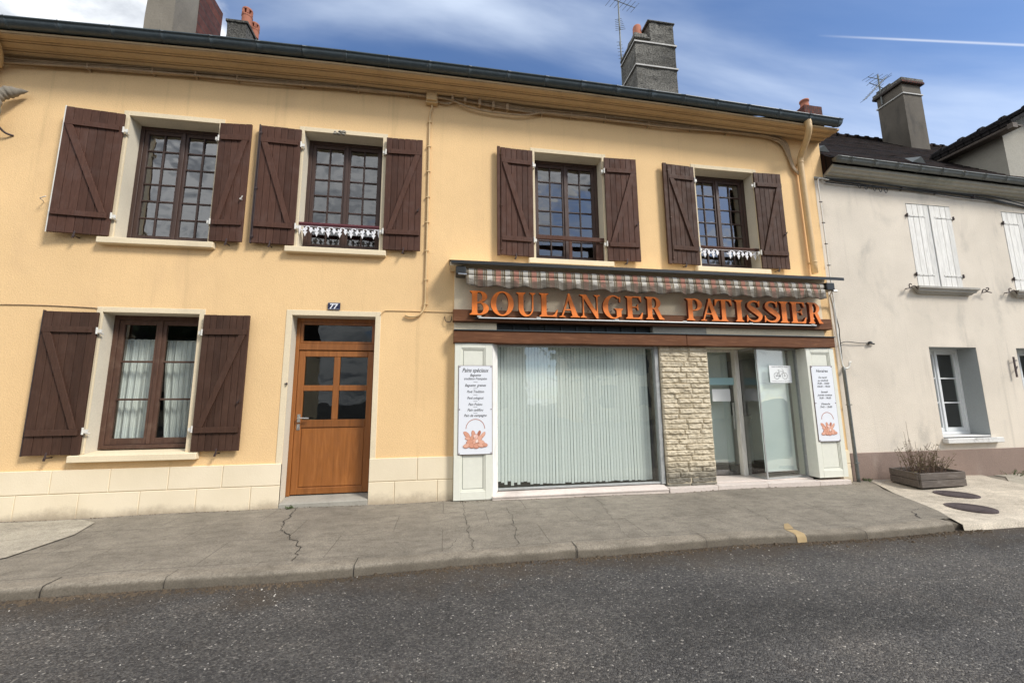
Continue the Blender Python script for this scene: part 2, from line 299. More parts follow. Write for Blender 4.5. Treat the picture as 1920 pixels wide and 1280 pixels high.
# fabric
m, nt, b = newmat('striped_awning_cloth'); v = coords(nt); sp = N(nt, 'ShaderNodeSeparateXYZ'); nt.links.new(v, sp.inputs[0])
fx = mth(nt, 'FRACT', mth(nt, 'DIVIDE', mth(nt, 'ADD', sp.outputs[0], .1), .2665))
PK, OL, WH, DK = (.40, .19, .14), (.20, .155, .09), (.52, .49, .43), (.13, .095, .06)
stp = [(0, PK), (.27, OL), (.31, WH), (.335, DK), (.36, OL), (.40, WH), (.42, DK), (.47, OL), (.51, WH), (.80, OL), (.84, DK), (.87, WH), (.89, OL), (.94, DK), (.965, OL)]
stc = ramp(nt, fx, stp, 'CONSTANT')
dz1 = N(nt, 'ShaderNodeMapRange', interpolation_type='SMOOTHSTEP', inp={1: .47, 2: .66, 4: .85}); 
lowz = N(nt, 'ShaderNodeMapRange', inp={1: .04, 2: -.12, 3: -.10, 4: .26}); nt.links.new(sp.outputs[2], lowz.inputs[0])
nt.links.new(mth(nt, 'ADD', nz(nt, coords(nt, (1, 1, 3)), 3.5, 9, .68), lowz.outputs[0]), dz1.inputs[0])
stc = mixc(nt, dz1.outputs[0], stc, (.085, .068, .05)); nt.links.new(stc, b.inputs['Base Color']); b.inputs['Roughness'].default_value = .95
bump(nt, b, nz(nt, coords(nt, (1, 1, 4)), 9, 5), .5, .02); m_cloth = m
# vertical blind and net curtain
m, nt, b = newmat('pale_green_blind'); b.inputs['Base Color'].default_value = (.87, .90, .86, 1); b.inputs['Roughness'].default_value = .8; m_blind = m
m, nt, b = newmat('pale_roller_blind'); v = coords(nt)
nt.links.new(ramp(nt, nz(nt, v, 1.5, 5), [(.3, (.68, .76, .73)), (.7, (.78, .84, .81))]), b.inputs['Base Color']); b.inputs['Roughness'].default_value = .8; m_roller = m
m = bpy.data.materials.new('net_curtain'); m.use_nodes = True; nt = m.node_tree; b = nt.nodes['Principled BSDF']
b.inputs['Base Color'].default_value = (.80, .80, .76, 1); b.inputs['Roughness'].default_value = .9
v = coords(nt); sp = N(nt, 'ShaderNodeSeparateXYZ'); nt.links.new(v, sp.inputs[0])
gx = mth(nt, 'GREATER_THAN', mth(nt, 'FRACT', mth(nt, 'MULTIPLY', sp.outputs[0], 70)), .7); gz = mth(nt, 'GREATER_THAN', mth(nt, 'FRACT', mth(nt, 'MULTIPLY', sp.outputs[2], 70)), .7)
al = mth(nt, 'MAXIMUM', mth(nt, 'MAXIMUM', gx, gz), .62); nt.links.new(al, b.inputs['Alpha']); m_net = m

# ---------------------------------------------------------------- mesh helpers
class MB:
    def __init__(s): s.v = []; s.f = []; s.mi = []; s.k = 0
    def add(s, vs, fs, mi=0):
        o = len(s.v); s.v += [tuple(x) for x in vs]
        for f in fs: s.f.append(tuple(i+o for i in f)); s.mi.append(mi)
        return s
    def box(s, x0, x1, y0, y1, z0, z1, mi=0):
        if x0 > x1: x0, x1 = x1, x0
        if y0 > y1: y0, y1 = y1, y0
        if z0 > z1: z0, z1 = z1, z0
        return s.add([(x0,y0,z0),(x1,y0,z0),(x1,y1,z0),(x0,y1,z0),(x0,y0,z1),(x1,y0,z1),(x1,y1,z1),(x0,y1,z1)],
              [(0,3,2,1),(4,5,6,7),(0,1,5,4),(1,2,6,5),(2,3,7,6),(3,0,4,7)], mi)
    def prism(s, pts, y0, y1, mi=0, mis=None):     # (x,z) polygon extruded along y
        n = len(pts); ar = sum(pts[i][0]*pts[(i+1)%n][1]-pts[(i+1)%n][0]*pts[i][1] for i in range(n))
        if ar < 0: pts = pts[::-1]
        vs = [(p[0], y0, p[1]) for p in pts]+[(p[0], y1, p[1]) for p in pts]
        s.add(vs, [tuple(range(n))], mi); s.v = s.v[:len(s.v)]; o = len(s.v)-2*n
        s.f.append(tuple(o+n+i for i in range(n))[::-1]); s.mi.append(mi)
        for i in range(n):
            j = (i+1) % n; s.f.append((o+i, o+n+i, o+n+j, o+j)); s.mi.append(mi if mis is None else mis)
        return s
    def strip(s, A, B, y0, y1, closed=False, mi=0, mis=None):  # ribbon between polylines A and B of (x,z), extruded along y
        n = len(A); o = len(s.v)
        for P, Q in zip(A, B): s.v += [(P[0], y0, P[1]), (Q[0], y0, Q[1]), (P[0], y1, P[1]), (Q[0], y1, Q[1])]
        m = mi if mis is None else mis
        for i in range(n if closed else n-1):
            a, c = o+4*i, o+4*((i+1) % n)
            for q, k in (((a, a+1, c+1, c), mi), ((a+2, c+2, c+3, a+3), mi), ((a, c, c+2, a+2), m), ((a+1, a+3, c+3, c+1), m)):
                s.f.append(q); s.mi.append(k)
        if not closed:
            for a in (o, o+4*(n-1)): s.f.append((a, a+2, a+3, a+1)); s.mi.append(m)
        return s
    def tube(s, pts, r, n=8, mi=0, cap=True):
        pts = [Vector(p) for p in pts]; rs = r if isinstance(r, (list, tuple)) else [r]*len(pts); o = len(s.v)
        pu = None
        for i, p in enumerate(pts):
            d = (pts[min(i+1, len(pts)-1)]-pts[max(i-1, 0)]).normalized()
            a = Vector((0, 0, 1)) if abs(d.z) < .9 else Vector((0, 1, 0))
            if pu is not None: a = pu
            x = d.cross(a).normalized(); y = x.cross(d).normalized(); pu = y
            for k in range(n):
                t = 2*math.pi*k/n; q = p+(x*math.cos(t)+y*math.sin(t))*rs[i]; s.v.append(tuple(q))
        for i in range(len(pts)-1):
            for k in range(n):
                s.f.append((o+i*n+k, o+i*n+(k+1) % n, o+(i+1)*n+(k+1) % n, o+(i+1)*n+k)); s.mi.append(mi)
        if cap:
            s.f.append(tuple(o+k for k in range(n))[::-1]); s.f.append(tuple(o+(len(pts)-1)*n+k for k in range(n))); s.mi += [mi, mi]
        return s
    def lathe(s, c, prof, n=16, mi=0):   # prof: (r,z)
        o = len(s.v)
        for r, z in prof:
            for k in range(n): t = 2*math.pi*k/n; s.v.append((c[0]+r*math.cos(t), c[1]+r*math.sin(t), c[2]+z))
        for i in range(len(prof)-1):
            for k in range(n): s.f.append((o+i*n+k, o+i*n+(k+1) % n, o+(i+1)*n+(k+1) % n, o+(i+1)*n+k)); s.mi.append(mi)
        s.f.append(tuple(o+k for k in range(n))[::-1]); s.f.append(tuple(o+(len(prof)-1)*n+k for k in range(n))); s.mi += [mi, mi]
        return s
    def xf(s, M_): s.v = [tuple(M_ @ Vector(p)) for p in s.v]; return s
def world_loc(o):
    p = Vector((0, 0, 0))
    while o is not None: p += o.location; o = o.parent
    return p
def obj(name, mb, mats, parent=None, bevel=0, smooth=False, origin=None, seg=1):
    me = bpy.data.meshes.new(name)
    off = world_loc(parent) if parent is not None else Vector((0, 0, 0))
    org = Vector(origin) if origin is not None else Vector((0, 0, 0))
    loc = (org-off) if origin is not None else Vector((0, 0, 0))
    base = org if origin is not None else off
    me.from_pydata([tuple(Vector(p)-base) for p in mb.v], [], mb.f)
    mats = mats if isinstance(mats, (list, tuple)) else [mats]
    for m in mats: me.materials.append(m)
    for p, k in zip(me.polygons, mb.mi): p.material_index = k; p.use_smooth = smooth
    bm = bmesh.new(); bm.from_mesh(me); bmesh.ops.recalc_face_normals(bm, faces=bm.faces); bm.to_mesh(me); bm.free()
    me.update(); o = bpy.data.objects.new(name, me); C.objects.link(o)
    o.location = loc
    if parent is not None: o.parent = parent
    if bevel:
        mod = o.modifiers.new('bevel', 'BEVEL'); mod.width = bevel; mod.segments = seg; mod.limit_method = 'ANGLE'; mod.angle_limit = R(40)
    return o
def tag(o, label=None, cat=None, group=None, kind=None):
    if label: o['label'] = label
    if cat: o['category'] = cat
    if group: o['group'] = group
    if kind: o['kind'] = kind
    return o
def thing(name, loc, label, cat, group=None):
    o = bpy.data.objects.new(name, None); o.location = loc; o.empty_display_size = .2; C.objects.link(o); return tag(o, label, cat, group)
def quad_sheet(x0, x1, y0, y1, z, nx=1, ny=1, fz=None):
    mb = MB(); vs = []
    for j in range(ny+1):
        for i in range(nx+1):
            x = x0+(x1-x0)*i/nx; y = y0+(y1-y0)*j/ny; vs.append((x, y, z+(fz(x, y) if fz else 0)))
    return mb.add(vs, [(j*(nx+1)+i, j*(nx+1)+i+1, (j+1)*(nx+1)+i+1, (j+1)*(nx+1)+i) for j in range(ny) for i in range(nx)])
def smooth_pts(P, n=6):
    P = [Vector(p) for p in P]; out = []
    for i in range(len(P)-1):
        p0, p1, p2, p3 = P[max(i-1, 0)], P[i], P[i+1], P[min(i+2, len(P)-1)]
        for k in range(n):
            t = k/n; out.append(.5*((2*p1)+(p2-p0)*t+(2*p0-5*p1+4*p2-p3)*t*t+(3*p1-p0-3*p2+p3)*t**3))
    return out+[P[-1]]
def interp(tab, x):
    if x <= tab[0][0]: return tab[0][1]
    for (a, b), (c, d) in zip(tab, tab[1:]):
        if x <= c: return b+(d-b)*(x-a)/(c-a)
    return tab[-1][1]
# ================================================================ GROUND
def kerb_y(x): return -2.06+.03*math.sin(x*.9)+.02*math.sin(x*2.3+1) - (.02*(x-5.6) if x > 5.6 else 0)
road = quad_sheet(-60, 60, -40, -1.6, -.108, 60, 40, lambda x, y: -.012*min(0, max(-3, y+2.1))*0)
o = tag(obj('road', road, m_asphalt), kind='structure')
g = quad_sheet(-400, 400, -400, 400, -.16); tag(obj('ground', g, m_asphalt), kind='structure')
def pz(x, y): return .006*math.sin(x*1.7+y)+.004*math.sin(3.1*x-2*y) + .012*y
mb = MB(); nx, ny = 90, 8; X0, X1 = -14, 5.9
def edge_x(y): return interp([(-2.1, 5.62), (-1.84, 5.85), (-1.58, 6.05), (-1.08, 6.30), (-.54, 6.58), (-.19, 6.87), (.3, 7.2)], y)
for j in range(ny+1):
    for i in range(nx+1):
        t = j/ny; x = X0+(X1-X0)*i/nx
        y = .3+(kerb_y(x)+.13-.3)*t
        xe = edge_x(y); x = X0+(xe-X0)*i/nx
        y = .3+(kerb_y(x)+.13-.3)*t
        mb.v.append((x, y, pz(x, y)))
for j in range(ny):
    for i in range(nx):
        a = j*(nx+1)+i; mb.f.append((a, a+nx+1, a+nx+2, a+1)); mb.mi.append(0)
pav = tag(obj('pavement', mb, m_pave, smooth=True), kind='structure')
# kerb: rounded nosing, worn
def kerb_run(x0, x1, name, hfac=1.0, mat=None, par=None, up_=0, jy=0):
    mb = MB(); n = int((x1-x0)/.05); rnd = random.Random(3)
    prof = [(.13, 0), (.03, -.002), (.008, -.012), (-.006, -.035), (-.012, -.15)]
    if up_: n = 6
    for i in range(n+1):
        x = x0+(x1-x0)*i/n; jt_ = 1 if abs((x+.37) % 1.0-.5) < .012 else 0; wob = noise.noise(Vector((x*3, 0, 0)))*.012+noise.noise(Vector((x*14, 5, 0)))*.006
        ch = max(0, noise.noise(Vector((x*5, 9, 0)))-.25)*.05
        for k, (dy, dz_) in enumerate(prof):
            y = kerb_y(x)+dy+(wob if k > 1 else 0)+(ch if k in (2, 3) else 0); z = pz(x, y)+dz_*hfac-(ch*.5 if k in (1, 2) else 0)
            mb.v.append((x+(jy*(2.2-y-4.1) if up_ else 0), y-up_, z+up_*.6))
    m_ = len(prof)
    for i in range(n):
        for k in range(m_-1):
            a = i*m_+k; mb.f.append((a, a+m_, a+m_+1, a+1)); mb.mi.append(0)
    return obj(name, mb, mat or m_kerb, par, smooth=True)
tag(kerb_run(-14, 5.60, 'kerb'), kind='structure')
# pale slab in front of the white house and what follows it
mb = MB()
ys = [.3, .0, -.5, -1.0, -1.5, -2.0]
sl = [(edge_x(y)+.005, y) for y in (.3, -.2, -.8, -1.45, -1.8)]+[(edge_x(-2.05)+.03, kerb_y(5.7)-.02)]
sr = [(9.6, .3), (9.2, -.2), (9.0, -.7), (8.95, -1.3), (8.95, -1.9), (8.95, kerb_y(8.95)-.02)]
for (a, b_), (c, d) in zip(sl, sr):
    for k in range(9):
        t = k/8; x, y = a+(c-a)*t, b_+(d-b_)*t; mb.v.append((x, y, pz(x, y)+.004-.05*max(0, -y-1.2)**1.2*.6))
k = len(mb.v); mb.v += [(x, y-.012, -.16) for x, y, z in mb.v[-9:]]
for j in range(6):
    for i in range(8):
        a = j*9+i; mb.f.append((a, a+9, a+10, a+1)); mb.mi.append(0)
tag(obj('concrete_path', mb, m_slab, smooth=True), kind='structure')
mb = MB()
for j in range(7):
    for i in range(13):
        t = j/6; x = (9.62 if j < 2 else 8.955) + 3.0*i; y = .3-(.3+2.35)*t; mb.v.append((x, y, pz(x, y)-.004-.03*max(0, -y-1.2)))
mb.v += [(x, y-.01, -.16) for x, y, z in mb.v[-13:]]
for j in range(7):
    for i in range(12):
        a = j*13+i; mb.f.append((a, a+13, a+14, a+1)); mb.mi.append(0)
tag(obj('pavement_beyond', mb, m_slab2, smooth=True), kind='structure')
mb = MB(); n_ = 240
for i in range(n_+1):
    x = -14+31*i/n_; lo_ = .05*.6 if x > 5.7 else 0
    for y in (.3, -.6, -1.2, -1.6, -1.9, kerb_y(x)+.035): mb.v.append((x, y, pz(x, y)-.016-lo_*max(0, -y-1.2)**1.2))
    mb.v.append((x, kerb_y(x)+.03, -.2))
for i in range(n_):
    for k in range(6): a = i*7+k; mb.f.append((a, a+7, a+8, a+1)); mb.mi.append(0)
tag(obj('pavement_bed', mb, m_kerb, smooth=False), kind='structure')
# pale patch at the far left
mb = MB(); pts = [(-9, -1.8), (-4.35, -1.75), (-3.93, -1.35), (-3.86, -.75), (-4.0, -.30), (-4.3, -.10), (-9, -.10)]
mb.add([(x, y, pz(x, y)+.012) for x, y in pts], [tuple(range(len(pts)))])
tag(obj('concrete_patch', mb, m_slab2, smooth=True), kind='structure')
CRJ = [x_+.0 for x_ in (-5.1, -4.1, -3.05, -2.2, -.75, 1.25, 2.6, 4.4)]
def ribbon(mb, P, w, fz, dz=.004, jag=.35, seed=1):
    rnd = random.Random(seed); Q = smooth_pts([(x, y, 0) for x, y in P], 14)
    Q = [p+Vector((noise.noise(p*7+Vector((seed, 0, 0))), noise.noise(p*7+Vector((0, seed, 9))), 0))*.045+Vector((noise.noise(p*25), noise.noise(p*25+Vector((3, 3, 3))), 0))*.018 for p in Q]
    Q = [p+Vector((rnd.uniform(-1, 1), rnd.uniform(-1, 1), 0))*w*jag*1.6 for p in Q]
    vs = []
    for i, p in enumerate(Q):
        d = (Q[min(i+1, len(Q)-1)]-Q[max(0, i-1)]).normalized(); nrm = Vector((-d.y, d.x, 0))
        ww = w*(.35+.9*rnd.random())*(.3 if i in (0, len(Q)-1) else 1)
        for s in (-.5, .5):
            q = p+nrm*ww*s; vs.append((q.x, q.y, fz(q.x, q.y)+dz))
    mb.add(vs, [(2*i, 2*i+1, 2*i+3, 2*i+2) for i in range(len(Q)-1)])
GXY = lambda *P: P
CR = [(.012, [(-1.886, .05), (-1.861, -.307), (-1.775, -.895), (-1.547, -1.264), (-1.398, -1.486), (-1.331, -1.743), (-1.314, -1.90)]), (.006, [(.245, -.06), (.243, -.463), (.264, -1.325), (.282, -1.757), (.275, -1.91)]),
 (.006, [(.81, -.575), (.795, -1.124), (.705, -1.883)]), (.006, [(3.825, -.864), (3.769, -1.159), (3.703, -1.58), (3.725, -1.72)]), (.014, [(5.603, -1.672), (5.48, -1.80), (5.38, -1.92)]),
 (.008, [(5.683, -1.613), (5.85, -1.56), (6.03, -1.58)]), (.006, [(-4.692, -.561), (-4.734, -.404), (-4.739, -.264), (-4.80, -.05)]), (.005, [(.0, -1.88), (.044, -1.788), (.142, -1.569)]), (.004, [(2.1, -.3), (2.0, -.9), (1.9, -1.5), (1.85, -1.9)]), (.004, [(4.9, -.3), (4.75, -.9), (4.6, -1.6), (4.55, -1.9)])]
for i, (w, P) in enumerate(CR):
    mb = MB(); ribbon(mb, P, w*.8, pz, .005, seed=i+3); obj('crack', mb, m_crack, pav)
for i, xj in enumerate(CRJ):
    mb = MB(); w_ = .004+.002*(i % 3)
    P = [(xj-w_*.5+noise.noise(Vector((xj, k, 0)))*.004, kerb_y(xj)+dy, pz(xj, kerb_y(xj))+dz_+.004) for k, (dy, dz_) in enumerate(((.16, .002), (.10, .0), (.03, .001), (.0, -.004), (-.016, -.035), (-.020, -.13)))]
    for k in range(5): a, c = P[k], P[k+1]; mb.add([a, (a[0]+w_, a[1], a[2]), (c[0]+w_, c[1], c[2]), c], [(0, 1, 2, 3)])
    obj('crack', mb, m_crack, pav)
# dirt line in the gutter and at the foot of the wall
def debris(name, xs, yf, zf, n, smin, smax, mat, label, cat, seed):
    rnd = random.Random(seed); mb = MB()
    for _ in range(n):
        x = rnd.uniform(*xs); y = yf(x, rnd); s = rnd.uniform(smin, smax)*(1 if rnd.random() < .93 else 1.8); z = zf(x, y)
        c = [Vector((rnd.uniform(-1, 1), rnd.uniform(-1, 1), rnd.uniform(-.3, .8)))*s for _ in range(5)]
        h = rnd.random()*6.28; vs = []
        for k in range(5): t = h+k*1.2566; rr = s*rnd.uniform(.6, 1.1); vs.append((x+rr*math.cos(t), y+rr*math.sin(t), z))
        vs2 = [(x+(v[0]-x)*.55, y+(v[1]-y)*.55, z+s*rnd.uniform(.45, .8)) for v in vs]
        mb.add(vs+vs2, [(5, 6, 7, 8, 9)]+[(k, (k+1) % 5, 5+(k+1) % 5, 5+k) for k in range(5)])
    return tag(obj(name, mb, mat), label, cat, kind='stuff')
m_pebble = plaster('pale_grit', (.42, .39, .34), var=.3, sc=8, bs=.2); m_dkgrit = plaster('dark_grit', (.10, .075, .05), var=.4, sc=8, bs=.3)
debris('gravel', (-6, 9), lambda x, r: kerb_y(x)-.03-abs(r.gauss(0, .55)), lambda x, y: -.109, 1500, .002, .006, m_pebble, 'pale loose grit scattered over the asphalt along the kerb', 'grit', 5)
debris('gutter_dirt', (-6, 6), lambda x, r: kerb_y(x)-.02-abs(r.gauss(0, .05)), lambda x, y: -.109, 3400, .004, .015, m_dkgrit, 'dark leaf litter and dirt caught along the foot of the kerb', 'dirt', 6)
debris('wall_foot_dirt', (-5.5, 6.6), lambda x, r: -.02-abs(r.gauss(0, .012))-(.15 if x > .1 else 0)-(.02 if x < .1 else 0), lambda x, y: pz(x, y)-.003, 1100, .003, .011, m_dkgrit, 'dark dirt gathered along the foot of the yellow house wall', 'dirt', 8)
for i, (x, y, nm) in enumerate(((6.57, -1.60, 'round dark manhole cover in the pale concrete, nearer the kerb'), (7.23, -1.02, 'round dark manhole cover in the pale concrete, beside the wooden planter'))):
    mb = MB(); z = pz(x, y)+(.003 if i == 0 else .008)
    mb.lathe((x, y, z), [(.235, -.02), (.235, .004), (.225, .007), (.215, .003), (.0, .003)], 40)
    for r_ in (.07, .13, .18):
        A = [(math.cos(t*math.pi/20)*r_, math.sin(t*math.pi/20)*r_) for t in range(40)]
        B = [(a*1.08, b_*1.08) for a, b_ in A]; k = len(mb.v)
        mb.v += [(x+a, y+b_, z+.0065) for a, b_ in A]+[(x+a, y+b_, z+.0065) for a, b_ in B]
        for t in range(40): mb.f.append((k+t, k+(t+1) % 40, k+40+(t+1) % 40, k+40+t)); mb.mi.append(0)
    tag(obj('manhole_cover', mb, m_cover, origin=(x, y, z)), nm, 'manhole cover', 'manhole covers in the pale concrete')

# ================================================================ YELLOW HOUSE
YH = thing('yellow_house', (0, 0, 0), 'yellow two-storey house with brown shutters and a bakery shopfront', 'house')
XL, XR = -13.5, 6.655
OPEN = {  # x0, x1, z0, z1 of clear openings
 'w0': (-9.6, -8.45, 3.565, 5.38), 'w1': (-4.45, -3.30, 3.565, 5.38), 'w2': (-2.145, -1.01, 3.565, 5.39), 'w3': (1.375, 2.53, 3.565, 5.39), 'w4': (4.235, 5.375, 3.565, 5.365),
 'w5': (-4.44, -3.30, .75, 2.555), 'door': (-2.135, -1.015, 0, 2.575)}
holes = []
for k, (a, b_, c, d) in OPEN.items():
    holes.append((a-.03, b_+.03, (c-.04 if c else -.3), d+.03))
holes.append((.14, 6.46, -.3, 2.6))
def wall_cells(mb, x0, x1, z0, z1, y, holes, maxc=2.0):
    xs = sorted({x0, x1, *[h[0] for h in holes], *[h[1] for h in holes]}); zs = sorted({z0, z1, *[h[2] for h in holes], *[h[3] for h in holes]})
    idx = {}
    def V(x, z):
        if (x, z) not in idx: idx[(x, z)] = len(mb.v); mb.v.append((x, y, z))
        return idx[(x, z)]
    for xa, xb in zip(xs, xs[1:]):
        for za, zb in zip(zs, zs[1:]):
            cx, cz = (xa+xb)/2, (za+zb)/2
            if any(h[0] < cx < h[1] and h[2] < cz < h[3] for h in holes): continue
            mb.f.append((V(xa, za), V(xb, za), V(xb, zb), V(xa, zb))); mb.mi.append(0)
mb = MB(); wall_cells(mb, XL, XR, -.3, 6.30, 0, holes)
wall_cells(mb, XL, XR, -.3, 6.30, .32, holes)
for h in holes:   # thickness of the wall in each opening
    for (xa, za, xb, zb) in ((h[0], h[2], h[0], h[3]), (h[1], h[2], h[1], h[3]), (h[0], h[3], h[1], h[3]), (h[0], h[2], h[1], h[2])):
        mb.add([(xa, 0, za), (xb, 0, zb), (xb, .32, zb), (xa, .32, za)], [(0, 1, 2, 3)])
mb.add([(XR, 0, -.3), (XR, 8, -.3), (XR, 8, 6.3), (XR, 0, 6.3)], [(0, 1, 2, 3)])
mb.add([(XL, 0, -.3), (XL, 8, -.3), (XL, 8, 6.3), (XL, 0, 6.3)], [(0, 1, 2, 3)])
mb.add([(XL, 8, -.3), (XR, 8, -.3), (XR, 8, 6.3), (XL, 8, 6.3)], [(0, 1, 2, 3)])
mb.box(XR+.002, 6.865, .01, .5, 5.42, 6.2)
obj('wall', mb, m_wall, YH)
mb = MB(); mb.box(XR-.12, 6.86, .002, .5, 5.385, 5.418); obj('stone_ledge', mb, m_cement, YH)
mb = MB()      # inside: dark rooms
for (a, b_) in ((XL+.01, -2.6), (-2.58, 0), (0.02, 6.64)):
    for (c, d) in ((-.05, 2.95), (3.0, 6.2)):
        mb.add([(a, .34, c), (b_, .34, c), (b_, 5, c), (a, 5, c), (a, .34, d), (b_, .34, d), (b_, 5, d), (a, 5, d)], [(4, 5, 6, 7), (0, 4, 7, 3), (1, 2, 6, 5), (3, 7, 6, 2), (0, 3, 2, 1)])
obj('interior_wall', mb, m_inwall, YH)
mb = MB(); mb.box(.14, 6.45, .5, 4.9, -.04, .085); obj('shop_floor', mb, m_floor, YH)
# roof
mb = MB(); zr = .78; e0 = -.42
mb.add([(XL-.1, e0, 6.30), (XR+.15, e0, 6.30), (XR+.15, 3.7, 6.30+zr*4.12), (XL-.1, 3.7, 6.30+zr*4.12)], [(0, 1, 2, 3)])
mb.add([(XL-.1, 3.7, 6.30+zr*4.12), (XR+.15, 3.7, 6.30+zr*4.12), (XR+.15, 8.2, 6.1), (XL-.1, 8.2, 6.1)], [(0, 1, 2, 3)])
mb.add([(XR+.10, e0, 6.28), (XR+.10, 3.7, 6.28+zr*4.12), (XR+.10, 8.2, 6.1)], [(0, 1, 2)])
mb.add([(XL, e0, 6.28), (XL, 3.7, 6.28+zr*4.12), (XL, 8.2, 6.1)], [(0, 1, 2)])
obj('roof', mb, m_rooftile, YH)
# cornice: moulded profile swept along the eave, which is not quite level
GZ = [(-5.7, 6.252), (-4.4, 6.298), (-3.2, 6.335), (-1.55, 6.357), (.5, 6.352), (2.13, 6.338), (3.7, 6.315), (6.73, 6.223), (8, 6.19)]
CZ = [(-6.1, 6.075), (-1.6, 6.19), (2.3, 6.175), (5.35, 6.135), (6.8, 6.12)]
prof = [(0.0, -.02), (-.03, -.02)]
for q_, (ya, yb, dp) in enumerate(((-.03, -.055, .020), (-.055, -.135, .036), (-.135, -.165, .014), (-.165, -.275, .030), (-.275, -.305, .016), (-.305, -.40, .026))):
    for k_ in range(6): a_ = math.pi*k_/5; yy_ = ya+(yb-ya)*(1-math.cos(a_))/2; prof.append((yy_+(.006 if k_ == 5 else 0), .12*(-yy_/.40)-dp*math.sin(a_)*.55+(.012 if k_ == 5 else 0)))
prof += [(-.402, .12), (-.402, .15), (0.0, .2)]
mb = MB(); n = 60; xa, xb = XL, 6.86
for i in range(n+1):
    x = xa+(xb-xa)*i/n; z0 = interp(CZ, x); z1 = interp(GZ, x)-.135
    for (y, z) in prof: mb.v.append((x, y, z0+(z1-z0)*(-y/.40)+(z-.12*(-y/.40)) if z <= .121 else z1+(z-.12)))
m_ = len(prof)
for i in range(n):
    for k in range(m_-1): a = i*m_+k; mb.f.append((a, a+m_, a+m_+1, a+1)); mb.mi.append(0)
for i in (0, n): mb.f.append(tuple(i*m_+k for k in range(m_))); mb.mi.append(0)
obj('cornice', mb, m_cornice, YH)
def gutter_mesh(x0, x1, zf, yc, r, step=.59, endcap=True, crease=True, depth=.0):
    mb = MB(); n = int((x1-x0)/.1)
    A = [math.pi*(1+k/10) for k in range(11)]
    def sec(x, rr):
        z = zf(x)-rr*.15
        P = [(x, yc+rr*math.cos(a), z+rr*1.05*math.sin(a)) for a in A]
        P = [(x, yc-rr-.004, z+.022), (x, yc-rr-.016, z+.016), (x, yc-rr-.012, z)]+P+[(x, yc+rr, z+.02)]
        return P
    m_ = 0
    xs_ = [x0+(x1-x0)*i/n for i in range(n+1)]; st_ = []
    xj = x0+.3
    while xj < x1-.05: xs_ += [xj-.002, xj, xj+.014, xj+.016]; st_ += [xj, xj+.014]; xj += step
    xs_ = sorted(set(xs_)); n = len(xs_)-1
    for xx in xs_:
        s = sec(xx, r+(.007 if xx in st_ else 0)); m_ = len(s); mb.v += s
    for i in range(n):
        for k in range(m_-1): a = i*m_+k; mb.f.append((a, a+m_, a+m_+1, a+1)); mb.mi.append(0)
    mb.f.append(tuple(range(m_))); mb.mi.append(0); mb.f.append(tuple(n*m_+k for k in range(m_))); mb.mi.append(0)
    return mb
def gutter_joints(x0, x1, zf, yc, r, step, w=.012):
    mb = MB(); x = x0
    A = [math.pi*(1+k/10) for k in range(11)]
    while x < x1:
        o = len(mb.v)
        for xx in (x, x+w):
            z = zf(xx)-r*.15
            for rr in (r+.006,): 
                for a in A: mb.v.append((xx, yc+rr*math.cos(a), z+rr*1.05*math.sin(a)))
            mb.v.append((xx, yc-r-.022, z+.02)); 
        for k in range(10): mb.f.append((o+k, o+12+k, o+13+k, o+k+1)); mb.mi.append(0)
        mb.f.append((o, o+11, o+23, o+12)); mb.mi.append(0)
        x += step
    return mb
gz = lambda x: interp(GZ, x)
gt = obj('gutter', gutter_mesh(XL-.1, 6.84, gz, -.43, .075), m_gutter, YH, smooth=True)
# plinth
mb = MB()
def plinth_run(a, b_, top, offs):
    mb.box(a, b_, -.013, .02, -.2, top-.006, 1)
    for (z0, z1, of) in ((-.2, .282, offs[0]), (.292, top, offs[1])):
        xs = [a]+[x for x in of if a+.05 < x < b_-.05]+[b_]
        for p, q in zip(xs, xs[1:]): mb.box(p+(.0045 if p != a else 0), q-(.0045 if q != b_ else 0), -.022, .015, z0, z1)
jt = ([-13+.645*i+.63 for i in range(17)], [-13+.634*i+.50 for i in range(17)])
jb = [-5.07-.65*i for i in range(12)][::-1]+[-4.41, -3.75, -3.115, -2.48]; jtp = [-5.37-.63*i for i in range(12)][::-1]+[-4.73, -4.10, -3.45, -2.83]
for args in ((XL, -2.135, .566, (jb, jtp)), (-1.015, .118, .594, ([-.674, -.096], [-.373])), (6.482, 6.655, .50, ([], []))):
    mb = MB(); plinth_run(*args); obj('plinth', mb, [m_plinth, m_mortar2], YH, bevel=.004)
# string line scored across the render left of the ground-floor window
# ---------------- window dressings
def ring(name, x0, x1, z0, z1, w, proud, depth, mat, parent, sill=False):
    """surround: jambs and head, from the wall face back into the reveal"""
    mb = MB(); mb.box(x0-w, x0, -proud, depth, z0, z1+w); mb.box(x1, x1+w, -proud, depth, z0, z1+w); mb.box(x0, x1, -proud, depth, z1, z1+w)
    return obj(name, mb, mat, parent, bevel=.003)
def surround(key, w=.07):
    x0, x1, z0, z1 = OPEN[key]
    mb = MB(); pr = .008
    mb.box(x0-w, x0, -pr, .02, z0, z1+w); mb.box(x1, x1+w, -pr, .02, z0, z1+w); mb.box(x0, x1, -pr, .02, z1, z1+w)
    s = obj('window_surround' if key != 'door' else 'door_surround', mb, m_wall2, YH, bevel=.003)
    mb = MB(); mb.box(x0-.025, x0, .021, .31, z0, z1+.025); mb.box(x1, x1+.025, .021, .31, z0, z1+.025); mb.box(x0, x1, .021, .31, z1, z1+.025)
    obj('reveal', mb, m_reveal, s)
    return s
